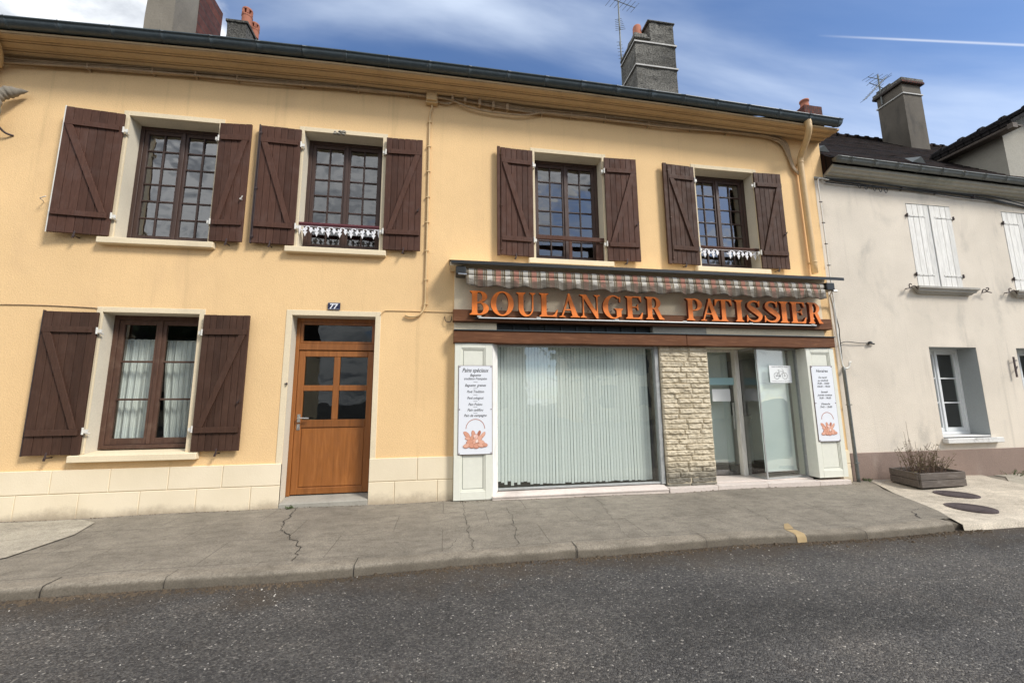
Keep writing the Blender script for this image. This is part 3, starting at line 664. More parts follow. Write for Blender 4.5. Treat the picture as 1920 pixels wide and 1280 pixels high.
def sill(key, extl=.13, extr=.11, zt=None):
    x0, x1, z0, z1 = OPEN[key]; mb = MB(); zt = z0 if zt is None else zt
    a, b_ = x0-extl, x1+extr
    mb.add([(a, -.085, zt-.092), (b_, -.085, zt-.092), (b_, .0, zt-.092), (a, .0, zt-.092), (a, -.085, zt-.012), (b_, -.085, zt-.012), (b_, .0, zt), (a, .0, zt)],
           [(0, 3, 2, 1), (4, 5, 6, 7), (0, 1, 5, 4), (1, 2, 6, 5), (3, 0, 4, 7)])
    mb.add([(x0+.001, 0, zt), (x1-.001, 0, zt), (x1-.001, .31, zt+.03), (x0+.001, .31, zt+.03), (x0+.001, 0, zt-.09), (x1-.001, 0, zt-.09), (x1-.001, .31, zt-.09), (x0+.001, .31, zt-.09)],
           [(0, 1, 2, 3), (4, 5, 1, 0), (7, 6, 5, 4), (1, 5, 6, 2), (4, 0, 3, 7)])
    return obj('window_sill', mb, m_wall2, YH, bevel=.006)
def window(key, cols, rows, matf, matg, fw_=.055, sw=.052, bar=.022, yd=.22, parent=YH, zbase=.035):
    x0, x1, z0, z1 = OPEN[key]; z0 += zbase
    mb = MB(); y0, y1 = yd, yd+.07
    mb.box(x0, x0+fw_, y0, y1, z0, z1); mb.box(x1-fw_, x1, y0, y1, z0, z1); mb.box(x0+fw_, x1-fw_, y0, y1, z1-fw_, z1); mb.box(x0+fw_, x1-fw_, y0-.02, y1, z0, z0+.05)
    f = obj('window', mb, matf, parent, bevel=.004)
    a, b_, c, d = x0+fw_+.002, x1-fw_-.002, z0+.052, z1-fw_-.002; mid = (a+b_)/2
    for (p, q) in ((a, mid-.002), (mid+.002, b_)):
        mb = MB(); yy0, yy1 = yd+.012, yd+.055
        mb.box(p, p+sw, yy0, yy1, c, d); mb.box(q-sw, q, yy0, yy1, c, d); mb.box(p+sw, q-sw, yy0, yy1, d-sw, d); mb.box(p+sw, q-sw, yy0, yy1, c, c+sw*1.3)
        gx0, gx1, gz0, gz1 = p+sw, q-sw, c+sw*1.3, d-sw
        for i in range(1, cols): xx = gx0+(gx1-gx0)*i/cols; mb.box(xx-bar/2, xx+bar/2, yy0+.004, yy1-.004, gz0, gz1)
        for j in range(1, rows):
            zz = gz0+(gz1-gz0)*j/rows
            for i in range(cols):
                xa_ = gx0+(gx1-gx0)*i/cols+(bar/2 if i else 0); xb_ = gx0+(gx1-gx0)*(i+1)/cols-(bar/2 if i < cols-1 else 0)
                mb.box(xa_, xb_, yy0+.006, yy1-.006, zz-bar/2, zz+bar/2)
        obj('casement', mb, matf, f, bevel=.003)
    mb = MB(); mb.box(mid-.022, mid+.022, yd-.006, yd+.011, c, d); obj('cover_strip', mb, matf, f, bevel=.004)
    mb = MB()
    rnd = random.Random(hash(key) % 97 if False else len(key)*7+int(abs(x0)*10))
    for (p, q) in ((a, mid-.002), (mid+.002, b_)):      # each pane sits a little differently in its rebate
        gx0, gx1, gz0, gz1 = p+sw, q-sw, c+sw*1.3, d-sw
        for i in range(cols):
            for j in range(rows):
                xa_, xb_ = gx0+(gx1-gx0)*i/cols, gx0+(gx1-gx0)*(i+1)/cols; za, zb = gz0+(gz1-gz0)*j/rows, gz0+(gz1-gz0)*(j+1)/rows
                t1, t2 = rnd.uniform(-.0016, .0016), rnd.uniform(-.0016, .0016); yy = yd+.034
                mb.add([(xa_, yy-t1-t2, za), (xb_, yy+t1-t2, za), (xb_, yy+t1+t2, zb), (xa_, yy-t1+t2, zb)], [(0, 1, 2, 3)])
    obj('pane', mb, matg, f)
    return f
for k in ('w0', 'w1', 'w2', 'w3', 'w4'):
    surround(k); sill(k)
    window(k, 2, 6, m_frame, m_glass_up)
surround('w5'); sill('w5', .11, .17); window('w5', 1, 3, m_oldframe, m_glass_low, fw_=.06, sw=.062, bar=.026, yd=.20)
surround('door', .075)
# ---------------- shutters
def shutter(key, side, mat=None, tilt=2.0, L=.575, planks=6, strip=None, edge=None):
    mat = mat or m_brown; x0, x1, z0, z1 = OPEN[key]
    rnd = random.Random(len(key)+side*3+int(x0*7)); lo = key == 'w5'
    zb, zt = (.752, 2.54) if lo else (z0+.01, z1-.02)
    mb = MB(); T = .028; s = side   # local: hinge at 0, extends to -L (left leaf) in x
    pw = L/planks
    for i in range(planks):
        a, b_ = -L+i*pw, -L+(i+1)*pw; dy = rnd.uniform(-.0012, .0012)
        mb.box(a+.0022, b_-.0022, -T+dy, 0+dy, zb+rnd.uniform(0, .004), zt-rnd.uniform(0, .004))
    mb.box(-L+.003, -.003, -.010, -.004, zb+.01, zt-.01)
    br = MB(); h = .072; z_t, z_b = zt-.235, zb+.27
    br.box(-L+.02, -.035, -T-.024, -T-.001, z_t-h/2, z_t+h/2); br.box(-L+.02, -.035, -T-.024, -T-.001, z_b-h/2, z_b+h/2)
    za, zc = z_t-h/2-.001, z_b+h/2+.001; w = .062
    br.prism([(-L+.028, za), (-L+.028+w*1.3, za), (-L+.06+w*1.1, za-.035), (-.055, zc), (-.055-w*1.15, zc), (-L+.045, za-.05)], -T-.022, -T-.001)
    for zz in (z_t, z_b):
        for k in range(4): xx = -L+.07+k*(L-.14)/3; br.tube([(xx, -T-.024, zz), (xx, -T-.0275, zz)], .006, 6)
    hg = [MB(), MB()]
    for q, zz in zip(hg, (z_t-.01, z_b+.01)):
        q.box(.0, .05, -.02, -.006, zz-.022, zz+.022, 0); q.tube([(.004, -.028, zz-.04), (.004, -.028, zz+.045)], .011, 8); q.tube([(.035, -.012, zz-.03), (.035, .04, zz-.03)], .009, 8)
    ex = None
    if edge:
        ex = MB(); w_, d_ = edge[0], edge[1]
        ex.box(-L-w_, -L-.003, -T+d_, d_+.008, zb-.004, zt+.012)
    rod = MB()
    if strip: rod.tube([(-L+.012, -T-.012, zb+.06), (-L+.014, -T-.012, zt-.03)], .007, 6); [rod.box(-L+.0, -L+.028, -T-.02, -T-.001, zb+f_*(zt-zb)-.012, zb+f_*(zt-zb)+.012) for f_ in (.05, .45, .93)]
    kn = MB(); kn.tube([(-L+.05, -T, zb+.62), (-L+.05, -T-.03, zb+.62)], .012, 8); kn.tube([(-L+.05, -T-.03, zb+.605), (-L+.02, -T-.035, zb+.66)], .007, 6)
    hx = {'w1': (-4.467, -3.26), 'w2': (-2.166, -.949), 'w3': (1.33, 2.548), 'w4': (4.178, 5.344), 'w5': (-4.44, -3.216)}.get(key, (x0-.05, x1+.05))[0 if side < 0 else 1]
    hy = -.035
    Mx = Matrix.Translation((hx, hy, 0)) @ Matrix.Rotation(R(tilt)*(1 if side < 0 else -1), 4, 'Z') @ Matrix.Diagonal((-side, 1, 1, 1))
    o = obj('shutter', mb.xf(Mx), mat, YH, bevel=.004)
    obj('brace', br.xf(Mx), mat, o, bevel=.004)
    for q in hg: obj('hinge', q.xf(Mx), m_whitem, o)
    if ex: obj('edge_strip', ex.xf(Mx), edge[2], o, bevel=.002)
    if strip: obj('locking_rod', rod.xf(Mx), strip, o)
    if side > 0: obj('catch', kn.xf(Mx), m_whitem if key == 'w1' else m_iron, o)
    # iron holdback under the leaf
    dg = MB(); cx = hx+side*L*.55
    dg.tube([(cx, .01, zb-.03), (cx, -.10, zb-.03)], .008, 6); dg.tube(smooth_pts([(cx-.012, -.09, zb-.06), (cx, -.095, zb-.02), (cx+.006, -.092, zb+.035)], 4), [.013]*4+[.010]*4+[.006], 6)
    obj('shutter_holdback', dg, m_iron, YH)
    return o
shutter('w0', -1); shutter('w0', 1)
shutter('w1', -1, tilt=5, L=.66, planks=7, edge=(.016, .006, m_whitem)); shutter('w1', 1, tilt=3.5, L=.433, planks=5)
shutter('w2', -1, tilt=1.5, L=.55, edge=(.022, -.002, m_iron), strip=m_iron); shutter('w2', 1, tilt=1.5, L=.543)
shutter('w3', -1, tilt=2.5, L=.53, edge=(.05, .0, m_brown), strip=m_brown); shutter('w3', 1, L=.56)
shutter('w4', -1, m_brown_old, tilt=2.5, L=.52, edge=(.07, .0, m_brown_old), strip=m_oldframe); shutter('w4', 1, m_brown_old, L=.527)
shutter('w5', -1, m_brown_old, tilt=1.5, L=.592, edge=(.014, .0, m_iron)); shutter('w5', 1, m_brown_old, tilt=1.5, L=.575, planks=7)
# peeling lime mark above the second window
mb = MB(); rnd = random.Random(4)
for i in range(14):
    x = -1.66+rnd.uniform(-.09, .09); z = 5.415+rnd.uniform(-.03, .03); r_ = rnd.uniform(.015, .035)
    mb.lathe((x, -.012, z), [(r_, -.012), (r_*.8, .004), (r_*.3, .014)], 7)
obj('mortar_patch', mb, m_cement, YH)
# wooden rail frame across the foot of the third window
mb = MB(); x0, x1 = OPEN['w3'][0], OPEN['w3'][1]
mb.box(x0+.002, x1-.002, .02, .06, 3.915, 3.985); mb.box((x0+x1)/2-.03, (x0+x1)/2+.03, .035, .075, 3.60, 5.2) if False else None
mb.box(x1-.13, x1-.005, .061, .085, 3.60, 3.913); mb.box((x0+x1)/2-.02, (x0+x1)/2+.03, .03, .058, 3.60, 3.913)
obj('window_rail', mb, m_brown, YH, bevel=.004)
# ---------------- cut-out valances on two windows
def arcpts(cx, cz, r_, a0, a1, n=10, sx=1): return [(cx+sx*r_*math.cos(R(a0+(a1-a0)*k/n)), cz+r_*math.sin(R(a0+(a1-a0)*k/n))) for k in range(n+1)]
def fret(key, ztop, y0, n, missing=()):
    x0, x1 = OPEN[key][0]+.012, OPEN[key][1]-.006; p = (x1-x0)/n; s = p/.15
    rl = MB(); rl.box(x0-.008, x1+.004, y0-.014, y0+.03, ztop-.014, ztop+.014); rl.box(x0, x1, y0-.004, y0+.016, ztop-.034, ztop-.0145)
    rail = obj('guard_rail', rl, m_red if key == 'w2' else m_brown, YH, bevel=.003)
    mb = MB(); th = .009
    for i in range(n):
        if i in missing: continue
        cx = x0+(i+.5)*p; z = ztop-.035; q = i*.0004
        for sg in (-1, 1):
            A = arcpts(cx+sg*.034*s, z-.036*s, .036*s, 200 if sg > 0 else 340, -30 if sg > 0 else 210, 12); B = arcpts(cx+sg*.034*s, z-.036*s, .024*s, 200 if sg > 0 else 340, -30 if sg > 0 else 210, 12)
            mb.strip(A, B, y0+q, y0+th+q)
            A = arcpts(cx+sg*.017*s, z-.040*s, .0125*s, 0, 360, 12)[:-1]; mb.prism(A, y0+.0012*(2+sg), y0+th-.001)
        mb.prism([(cx-.022*s, z-.052*s), (cx+.022*s, z-.052*s), (cx+.009*s, z-.082*s), (cx-.009*s, z-.082*s)], y0+.0005, y0+th+.0003)
        mb.prism([(cx-.030*s, z-.084*s), (cx+.030*s, z-.084*s), (cx+.012*s, z-.115*s), (cx, z-.150*s), (cx-.012*s, z-.115*s)], y0+.0008, y0+th+.0006)
        cx2 = cx+p/2
        if i < n-1 and (i+1) not in missing or True:
            if i < n-1: mb.prism([(cx2-.014*s, z-.02*s), (cx2+.014*s, z-.02*s), (cx2+.024*s, z-.06*s), (cx2, z-.105*s), (cx2-.024*s, z-.06*s)], y0+.0016, y0+th+.0009)
    mb.prism([(x0-.004, z), (x0+.018*s, z), (x0+.022*s, z-.06*s), (x0+.0, z-.13*s)], y0+.0011, y0+th); mb.prism([(x1+.002, z), (x1-.018*s, z), (x1-.022*s, z-.06*s), (x1+.002, z-.14*s)], y0+.0011, y0+th)
    mb.box(x0, x1, y0+.002, y0+th-.002, z-.006, z+.0)
    obj('fretwork_valance', mb, m_enamel, rail)
fret('w2', 3.945, .02, 7); fret('w4', 3.94, .02, 7, (2,))
# ---------------- front door
x0, x1, z0, z1 = OPEN['door']; mb = MB(); y0, y1 = .20, .27
mb.box(x0, x0+.05, y0, y1, .10, z1); mb.box(x1-.035, x1, y0, y1, .10, z1); mb.box(x0+.05, x1-.035, y0, y1, z1-.055, z1); mb.box(x0+.05, x1-.035, y0+.002, y1, 2.11, 2.205)
fr = obj('door_frame', mb, m_door, YH, bevel=.005)
a, b_ = x0+.052, x1-.037
mb = MB(); mb.box(a, a+.04, .212, .262, 2.207, z1-.057); mb.box(b_-.04, b_, .212, .262, 2.207, z1-.057); mb.box(a+.04, b_-.04, .212, .262, z1-.092, z1-.057); mb.box(a+.04, b_-.04, .212, .262, 2.207, 2.24)
obj('transom_sash', mb, m_door, fr, bevel=.004)
mb = MB(); mb.box(a+.03, b_-.03, .236, .244, 2.22, z1-.07); obj('transom_glass', mb, m_glass_door, fr)
mb = MB(); L0, L1 = a, b_; yA, yB = .215, .265
mb.box(L0, L0+.085, yA, yB, .115, 2.10); mb.box(L1-.085, L1, yA, yB, .115, 2.10); mb.box(L0+.085, L1-.085, yA, yB, 2.015, 2.10); mb.box(L0+.085, L1-.085, yA, yB, .115, .20); mb.box(L0+.085, L1-.085, yA, yB, 1.015, 1.12)
mx = (L0+L1)/2+.005; mb.box(mx-.042, mx+.042, yA+.001, yB, 1.12, 2.015); mb.box(L0+.085, mx-.042, yA+.001, yB, 1.525, 1.605); mb.box(mx+.042, L1-.085, yA+.001, yB, 1.525, 1.605)
d_ = obj('front_door', mb, m_door, YH, bevel=.006)
mb = MB(); mb.box(L0+.08, L1-.08, yA+.018, yB-.01, .195, 1.02); mb.box(L0+.10, L1-.10, yA+.008, yA+.0175, .215, 1.0); obj('door_panel', mb, m_door, d_, bevel=.004)
mb = MB(); mb.box(L0+.07, L1-.07, yA+.028, yB-.015, 1.10, 2.03); obj('door_glass', mb, m_glass_door, d_)
mb = MB(); mb.box(L0+.055-.022, L0+.055+.018, yA-.008, yA-.001, 1.09, 1.20); mb.box(L0+.055-.022, L0+.055+.018, yA-.007, yA-.001, .985, 1.065); mb.tube([(L0+.053, yA-.006, 1.15), (L0+.053, yA-.05, 1.15), (L0+.075, yA-.058, 1.15), (L0+.20, yA-.056, 1.145)], .010, 8); mb.lathe((L0+.053, yA-.012, 1.02), [(.010, -.02), (.012, 0), (.010, .02)], 8)
obj('door_handle', mb, m_steel, d_, bevel=.001)
mb = MB(); mb.add([(x0+.002, -.03, -.1), (x1-.002, -.03, -.1), (x1-.002, .3, -.1), (x0+.002, .3, -.1), (x0+.002, -.03, .055), (x1-.002, -.03, .065), (x1-.002, .3, .112), (x0+.002, .3, .11)], [(0, 1, 5, 4), (4, 5, 6, 7), (1, 2, 6, 5), (3, 0, 4, 7), (2, 3, 7, 6)])
obj('doorstep', mb, m_cement, YH, bevel=.01)
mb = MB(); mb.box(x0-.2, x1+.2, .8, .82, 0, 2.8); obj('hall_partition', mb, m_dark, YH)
mb = MB(); mb.tube([(x0-.03, -.012, 1.62), (x0+.004, -.02, 1.62)], .007, 6); mb.lathe((x0-.0, -.025, 1.615), [(.010, -.015), (.012, .0), (.008, .018)], 8); obj('wall_hook', mb, m_iron, YH)
# ---------------- net curtains behind the ground-floor window
def curtain(x0, x1, zt, zb, y, label, seed, pinch=None):
    mb = MB(); nx, nz_ = 70, 22; rnd = random.Random(seed)
    for j in range(nz_+1):
        t = j/nz_
        for i in range(nx+1):
            u = i/nx; xa, xb = x0, x1
            if pinch: xa = x0+pinch[0]*max(0, t-.25)**1.1; xb = x1+pinch[1]*math.sin(t*2.6)
            ph = u*math.pi*2*6+seed; a = .010+.016*t
            mb.v.append((xa+(xb-xa)*u, y+a*math.sin(ph+.6*math.sin(3*t))+.006*math.sin(ph*2.3), zt+(zb-zt)*t+.004*math.sin(ph)))
    for j in range(nz_):
        for i in range(nx): a = j*(nx+1)+i; mb.f.append((a, a+1, a+nx+2, a+nx+1)); mb.mi.append(0)
    return tag(obj('net_curtain', mb, m_net, smooth=True, origin=(x0, y, zt)), label, 'curtain', 'net curtains in the ground-floor window')
curtain(-4.40, -3.89, 2.25, .85, .36, 'left net curtain behind the ground-floor window with brown shutters', 1)
curtain(-3.87, -3.33, 2.24, .85, .37, 'right net curtain behind the ground-floor window, drawn away from the centre', 2, pinch=(.10, 0))
mb = MB(); mb.tube([(-4.38, .36, 2.235), (-3.33, .36, 2.235)], .006, 6); obj('curtain_rod', mb, m_whitem, YH)
# ================================================================ SHOPFRONT (ground floor of the yellow house)
def pilaster(x0, x1, px0, px1, zb, jr=None):
    mb = MB(); zt = 2.197; y = -.12
    mb.box(x0, px0, y, .26, zb, zt); mb.box(px1, x1, y, .26, zb, zt); mb.box(px0, px1, y, .26, 2.125, zt); mb.box(px0, px1, y, .26, zb, zb+.115)
    o = obj('shop_pilaster', mb, m_pillar, YH, bevel=.004)
    mb = MB(); a, b_, c, d = px0, px1, zb+.115, 2.125; w = .03
    for k, (dd, yy) in enumerate(((0, -.112), (w*.5, -.104))):
        mb.box(a+dd, a+dd+w*.5, yy, .0, c+dd, d-dd); mb.box(b_-dd-w*.5, b_-dd, yy, .0, c+dd, d-dd)
        mb.box(a+dd+w*.5, b_-dd-w*.5, yy, .0, d-dd-w*.5, d-dd); mb.box(a+dd+w*.5, b_-dd-w*.5, yy, .0, c+dd, c+dd+w*.5)
    obj('moulding', mb, m_pillar, o, bevel=.002)
    mb = MB(); mb.box(a+w+.006, b_-w-.006, -.098, 0, c+w+.006, d-w-.006); obj('inset_panel', mb, m_pillar, o, bevel=.002)
    mb = MB(); mb.box(a+w, b_-w, -.09, .0, c+w, d-w); obj('inset_gap', mb, m_dark, o)
    return o
pilaster(.122, .665, .215, .565, .012); pilaster(5.935, 6.478, 6.02, 6.385, .10)
mb = MB(); mb.add([(.667, -.118, .03), (.757, .0, .10), (.757, .12, .10), (.667, .12, .03), (.667, -.118, 2.197), (.757, .0, 2.197), (.757, .12, 2.197), (.667, .12, 2.197)], [(0, 1, 5, 4), (1, 2, 6, 5), (3, 0, 4, 7), (2, 3, 7, 6), (4, 5, 6, 7)])
obj('window_jamb', mb, m_whitew, YH, bevel=.003)
mb = MB()
def beam_mesh(x0, x1, y0, y1, z0, z1, seed):
    mb = MB(); n = 64
    for i in range(n+1):
        x = x0+(x1-x0)*i/n; w = [noise.noise(Vector((x*1.3, seed+k*3, 0)))*.010+noise.noise(Vector((x*8, seed+k*3, 0)))*.003 for k in range(4)]
        mb.v += [(x, y0+w[0]*.5, z0+w[0]), (x, y0+w[1]*.5, z1+w[1]), (x, y1, z1+w[1]*.3), (x, y1, z0)]
    for i in range(n):
        a = 4*i
        for k in range(4): b_ = (k+1) % 4; mb.f.append((a+k, a+4+k, a+4+b_, a+b_)); mb.mi.append(0)
    mb.f += [(0, 1, 2, 3), (4*n, 4*n+3, 4*n+2, 4*n+1)]; mb.mi += [0, 0]
    return mb
obj('wooden_beam', beam_mesh(.100, 3.76, -.152, .02, 2.200, 2.378, 1), m_beam, YH, bevel=.006)
obj('wooden_beam', beam_mesh(3.765, 6.50, -.150, .02, 2.204, 2.382, 7), m_beam, YH, bevel=.006)
obj('wooden_beam', beam_mesh(.088, 6.535, -.105, .02, 2.522, 2.698, 4), m_beam, YH, bevel=.006)
mb = MB(); mb.box(.10, 6.50, -.17, .0, 2.380, 2.392); obj('beam_flashing', mb, m_gutter, YH, bevel=.002)
mb = MB(); mb.box(.105, .744, -.02, .3, 2.395, 2.52); mb.box(4.205, 6.45, -.02, .3, 2.395, 2.52); mb.box(.105, 6.45, -.025, -.002, 2.70, 3.30); obj('sign_backboard', mb, m_signboard, YH, bevel=.003)
mb = MB(); mb.box(3.262, 4.203, -.03, .3, 2.395, 2.52); obj('stone_lintel', mb, m_cement, YH, bevel=.004)
mb = MB(); mb.box(.746, 3.26, .06, .08, 2.395, 2.52); [mb.box(.746+.01+i*.25, .746+.035+i*.25, .03, .06, 2.395, 2.52) for i in range(10)]; obj('transom_louvre', mb, m_black, YH)
# recess ceiling
mb = MB(); mb.box(.16, 6.44, .0, 4.9, 2.22, 2.24); obj('shop_ceiling', mb, m_reveal, YH)
mb = MB(); mb.box(3.20, 4.16, .33, 1.2, .09, 2.22); obj('interior_pier', mb, m_inwall, YH)
# split-faced stone pier
def stone_pier(x0, x1, z0, z1, yf, depth):
    mb = MB(); z = z0; k = 0; rnd = random.Random(11)
    hs = []
    while z < z1-.02:
        h = rnd.uniform(.070, .092); h = min(h, z1-z)
        if z1-(z+h) < .05: h = z1-z
        x = x0; row = []
        while x < x1-.01:
            w = rnd.uniform(.20, .52)
            if x1-(x+w) < .12: w = x1-x
            row.append((x, x+w)); x += w
        for (a, b_) in row:
            g_ = .0022; nx, nz_ = max(6, int((b_-a)/.018)), 6; dpt = rnd.uniform(-.006, .010); sd_ = rnd.uniform(0, 100)
            def P(i, j):
                u, v_ = i/nx, j/nz_; xx = a+g_+(b_-a-2*g_)*u; zz = z+g_+(h-2*g_)*v_
                e = min(1, min(u*nx, (1-u)*nx)/1.0, min(v_*nz_, (1-v_)*nz_)/1.0)
                d = .010+noise.noise(Vector((xx*9, zz*14, sd_)))*.013+noise.noise(Vector((xx*26, zz*40, sd_)))*.012
                return (xx, yf-dpt-max(0, .012+d)*e, zz)
            o = len(mb.v)
            for j in range(nz_+1):
                for i in range(nx+1): mb.v.append(P(i, j))
            for j in range(nz_):
                for i in range(nx): q = o+j*(nx+1)+i; mb.f.append((q, q+1, q+nx+2, q+nx+1)); mb.mi.append(0)
            c0, c1, c2, c3 = o, o+nx, o+nz_*(nx+1)+nx, o+nz_*(nx+1)
            bk = len(mb.v)
            for q in (c0, c1, c2, c3): vx = mb.v[q]; mb.v.append((vx[0], yf+depth-.02, vx[2]))
            mb.f.append(tuple([o+i for i in range(nx+1)]+[bk+1, bk])); mb.mi.append(0)
            mb.f.append(tuple([o+nz_*(nx+1)+i for i in range(nx, -1, -1)]+[bk+3, bk+2])); mb.mi.append(0)
            mb.f.append(tuple([o+j*(nx+1) for j in range(nz_, -1, -1)]+[bk, bk+3])); mb.mi.append(0)
            mb.f.append(tuple([o+j*(nx+1)+nx for j in range(nz_+1)]+[bk+2, bk+1])); mb.mi.append(0)
        z += h
    mb.box(x0+.006, x1-.006, yf-.004, yf+depth, z0, z1, 1)
    return mb
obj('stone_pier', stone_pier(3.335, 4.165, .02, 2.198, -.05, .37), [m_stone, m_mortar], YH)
# display window
mb = MB(); mb.box(3.262, 3.325, -.03, .06, .095, 2.198); mb.box(.759, 3.262, -.01, .05, 2.17, 2.198); mb.box(.759, 3.262, -.01, .05, .10, .125)
sw_ = obj('shop_window', mb, m_alu, YH, bevel=.003)
mb = MB(); mb.box(.76, 3.262, .016, .024, .124, 2.171); obj('shop_glass', mb, m_glass_shop, sw_)
mb = MB(); mb.add([(.66, -.155, -.05), (3.30, -.155, -.05), (3.30, .06, -.05), (.66, .06, -.05), (.66, -.155, .045), (3.30, -.155, .050), (3.30, .06, .104), (.66, .06, .100)], [(0, 1, 5, 4), (4, 5, 6, 7), (1, 2, 6, 5), (3, 0, 4, 7)])
mb.box(.66, 3.30, -.165, -.155, .03, .052)
obj('shop_sill', mb, m_step, YH, bevel=.008, seg=2)
mb = MB(); mb.box(.14, 3.34, .062, .5, -.04, .09); obj('window_board', mb, m_floor, YH)
# entrance: step tiles, recess, door, side light
mb = MB()
xs = [3.305, 4.10, 4.95, 5.88, 6.462]
for p, q in zip(xs, xs[1:]):
    mb.box(p+.002, q-.002, -.17, -.002, -.08, .068 if q < 6.4 and p > 4 else .062)
mb.box(4.172, 5.932, .0, .48, -.04, .0845)
obj('entrance_step', mb, m_step, YH, bevel=.006, seg=2)
mb = MB(); mb.box(4.172, 4.22, .42, .50, .085, 2.22); mb.box(4.98, 5.065, .37, .47, .085, 2.22); mb.box(4.22, 4.98, .43, .49, 2.18, 2.22)
df = obj('entrance_frame', mb, m_whitew, YH, bevel=.006)
mb = MB(); mb.box(4.222, 4.978, .452, .460, .10, 2.18); gd = obj('shop_door', mb, m_glass_shop, YH)
mb = MB(); mb.box(4.23, 4.975, .425, .445, 1.605, 1.73); obj('push_bar', mb, flat('frosted_blue_band', (.36, .56, .58), .4), gd, bevel=.004)
mb = MB(); mb.box(4.90, 4.925, .40, .43, .85, 1.3); obj('door_pull', mb, m_steel, gd, bevel=.004)
# oblique side light and front light of the entrance bay
def slab_between(mb, p, q, t, z0, z1):
    d = Vector((q[0]-p[0], q[1]-p[1], 0)).normalized(); n_ = Vector((-d.y, d.x, 0))*t/2
    P = [(p[0]+n_.x, p[1]+n_.y), (p[0]-n_.x, p[1]-n_.y), (q[0]-n_.x, q[1]-n_.y), (q[0]+n_.x, q[1]+n_.y)]
    mb.add([(x, y, z0) for x, y in P]+[(x, y, z1) for x, y in P], [(0, 1, 2, 3), (7, 6, 5, 4), (0, 4, 5, 1), (1, 5, 6, 2), (2, 6, 7, 3), (3, 7, 4, 0)])
mb = MB(); slab_between(mb, (5.066, .36), (5.105, .015), .008, .10, 2.2); slab_between(mb, (5.115, .008), (5.93, .10), .008, .10, 2.2); obj('corner_glass', mb, m_glass_shop, YH)
mb = MB(); slab_between(mb, (5.098, .012), (5.118, .014), .018, .088, 2.2); slab_between(mb, (5.12, .012), (5.92, .10), .022, .088, .104); slab_between(mb, (5.068, .35), (5.10, .03), .022, .088, .104); slab_between(mb, (5.915, .10), (5.94, .10), .05, .088, 2.2); slab_between(mb, (5.12, .012), (5.92, .10), .03, 2.18, 2.215); slab_between(mb, (5.068, .35), (5.10, .03), .03, 2.18, 2.215)
obj('corner_window_frame', mb, m_alu, YH)
# shop interior
t = thing('shop_shelving', (5.6, 2.6, .086), 'pale display shelving unit standing dimly inside the shop behind the dark glass', 'shelving')
mb = MB(); mb.box(4.7, 6.3, 2.9, 2.93, .086, 2.1); mb.box(4.7, 4.73, 2.4, 2.9, .086, 2.1); mb.box(6.27, 6.3, 2.4, 2.9, .086, 2.1); obj('side_panel', mb, m_pillar, t)
for k in range(5): mb = MB(); mb.box(4.731, 6.269, 2.4, 2.899, .35+k*.38, .375+k*.38); obj('shelf', mb, m_pillar, t)
mb = MB(); mb.box(4.5, 6.1, 1.5, 1.56, .086, .98); mb.box(4.48, 6.12, 1.46, 1.95, .98, 1.02)
for k in range(4): mb.box(4.5, 6.1, 1.488, 1.498, .2+k*.2, .21+k*.2)
tag(obj('counter', mb, m_pillar, origin=(5.3, 1.5, .086)), 'pale counter dimly seen inside the shop behind the entrance glass', 'counter')
# blinds
mb = MB(); x = .775; i = 0; rnd = random.Random(2)
while x < 3.20:
    w = .0445; zb = .135+rnd.uniform(-.008, .012)+(.05 if x < 1.25 else 0)*rnd.random(); t1 = rnd.uniform(-.006, .006); sway = rnd.uniform(-.004, .004)
    mb.add([(x, .15+t1, zb), (x+w, .15-t1, zb), (x+w+sway*.3, .15-t1*.6, 2.19), (x+sway*.3, .15+t1*.6, 2.19), (x+w/2, .1475, zb), (x+w/2, .1475, 2.19)], [(0, 4, 5, 3), (4, 1, 2, 5)])
    x += w+.0035+rnd.uniform(-.0005, .0016)
tag(obj('vertical_blind', mb, m_blind, origin=(2, .15, 2.19)), 'wide pale green vertical blind drawn across the bakery display window', 'blind')
mb = MB(); mb.box(.75, 3.26, .20, .21, .09, 2.21); obj('blind_backing', mb, m_dark, YH)
t = thing('roller_blind', (5.3, .23, 2.2), 'wider pale roller blind behind the bicycle notice in the entrance bay', 'blind', 'roller blinds')
mb = MB(); mb.add([(5.145, .09, .20), (5.80, .165, .20), (5.80, .165, 2.2), (5.145, .09, 2.2)], [(0, 1, 2, 3)]); obj('blind_cloth', mb, m_roller, t)
mb = MB(); slab_between(mb, (5.145, .09), (5.80, .165), .02, .185, .205); obj('hem_bar', mb, m_pvc, t)
t = thing('roller_blind', (4.6, .6, 2.2), 'pale roller blind hanging inside the glazed shop door next to the stone pier', 'blind', 'roller blinds')
mb = MB(); mb.add([(4.30, .62, .29), (5.02, .62, .29), (5.02, .62, 2.2), (4.30, .62, 2.2)], [(0, 1, 2, 3)]); obj('blind_cloth', mb, m_roller, t)
mb = MB(); mb.box(4.30, 5.02, .612, .628, .275, .292); obj('hem_bar', mb, m_pvc, t)
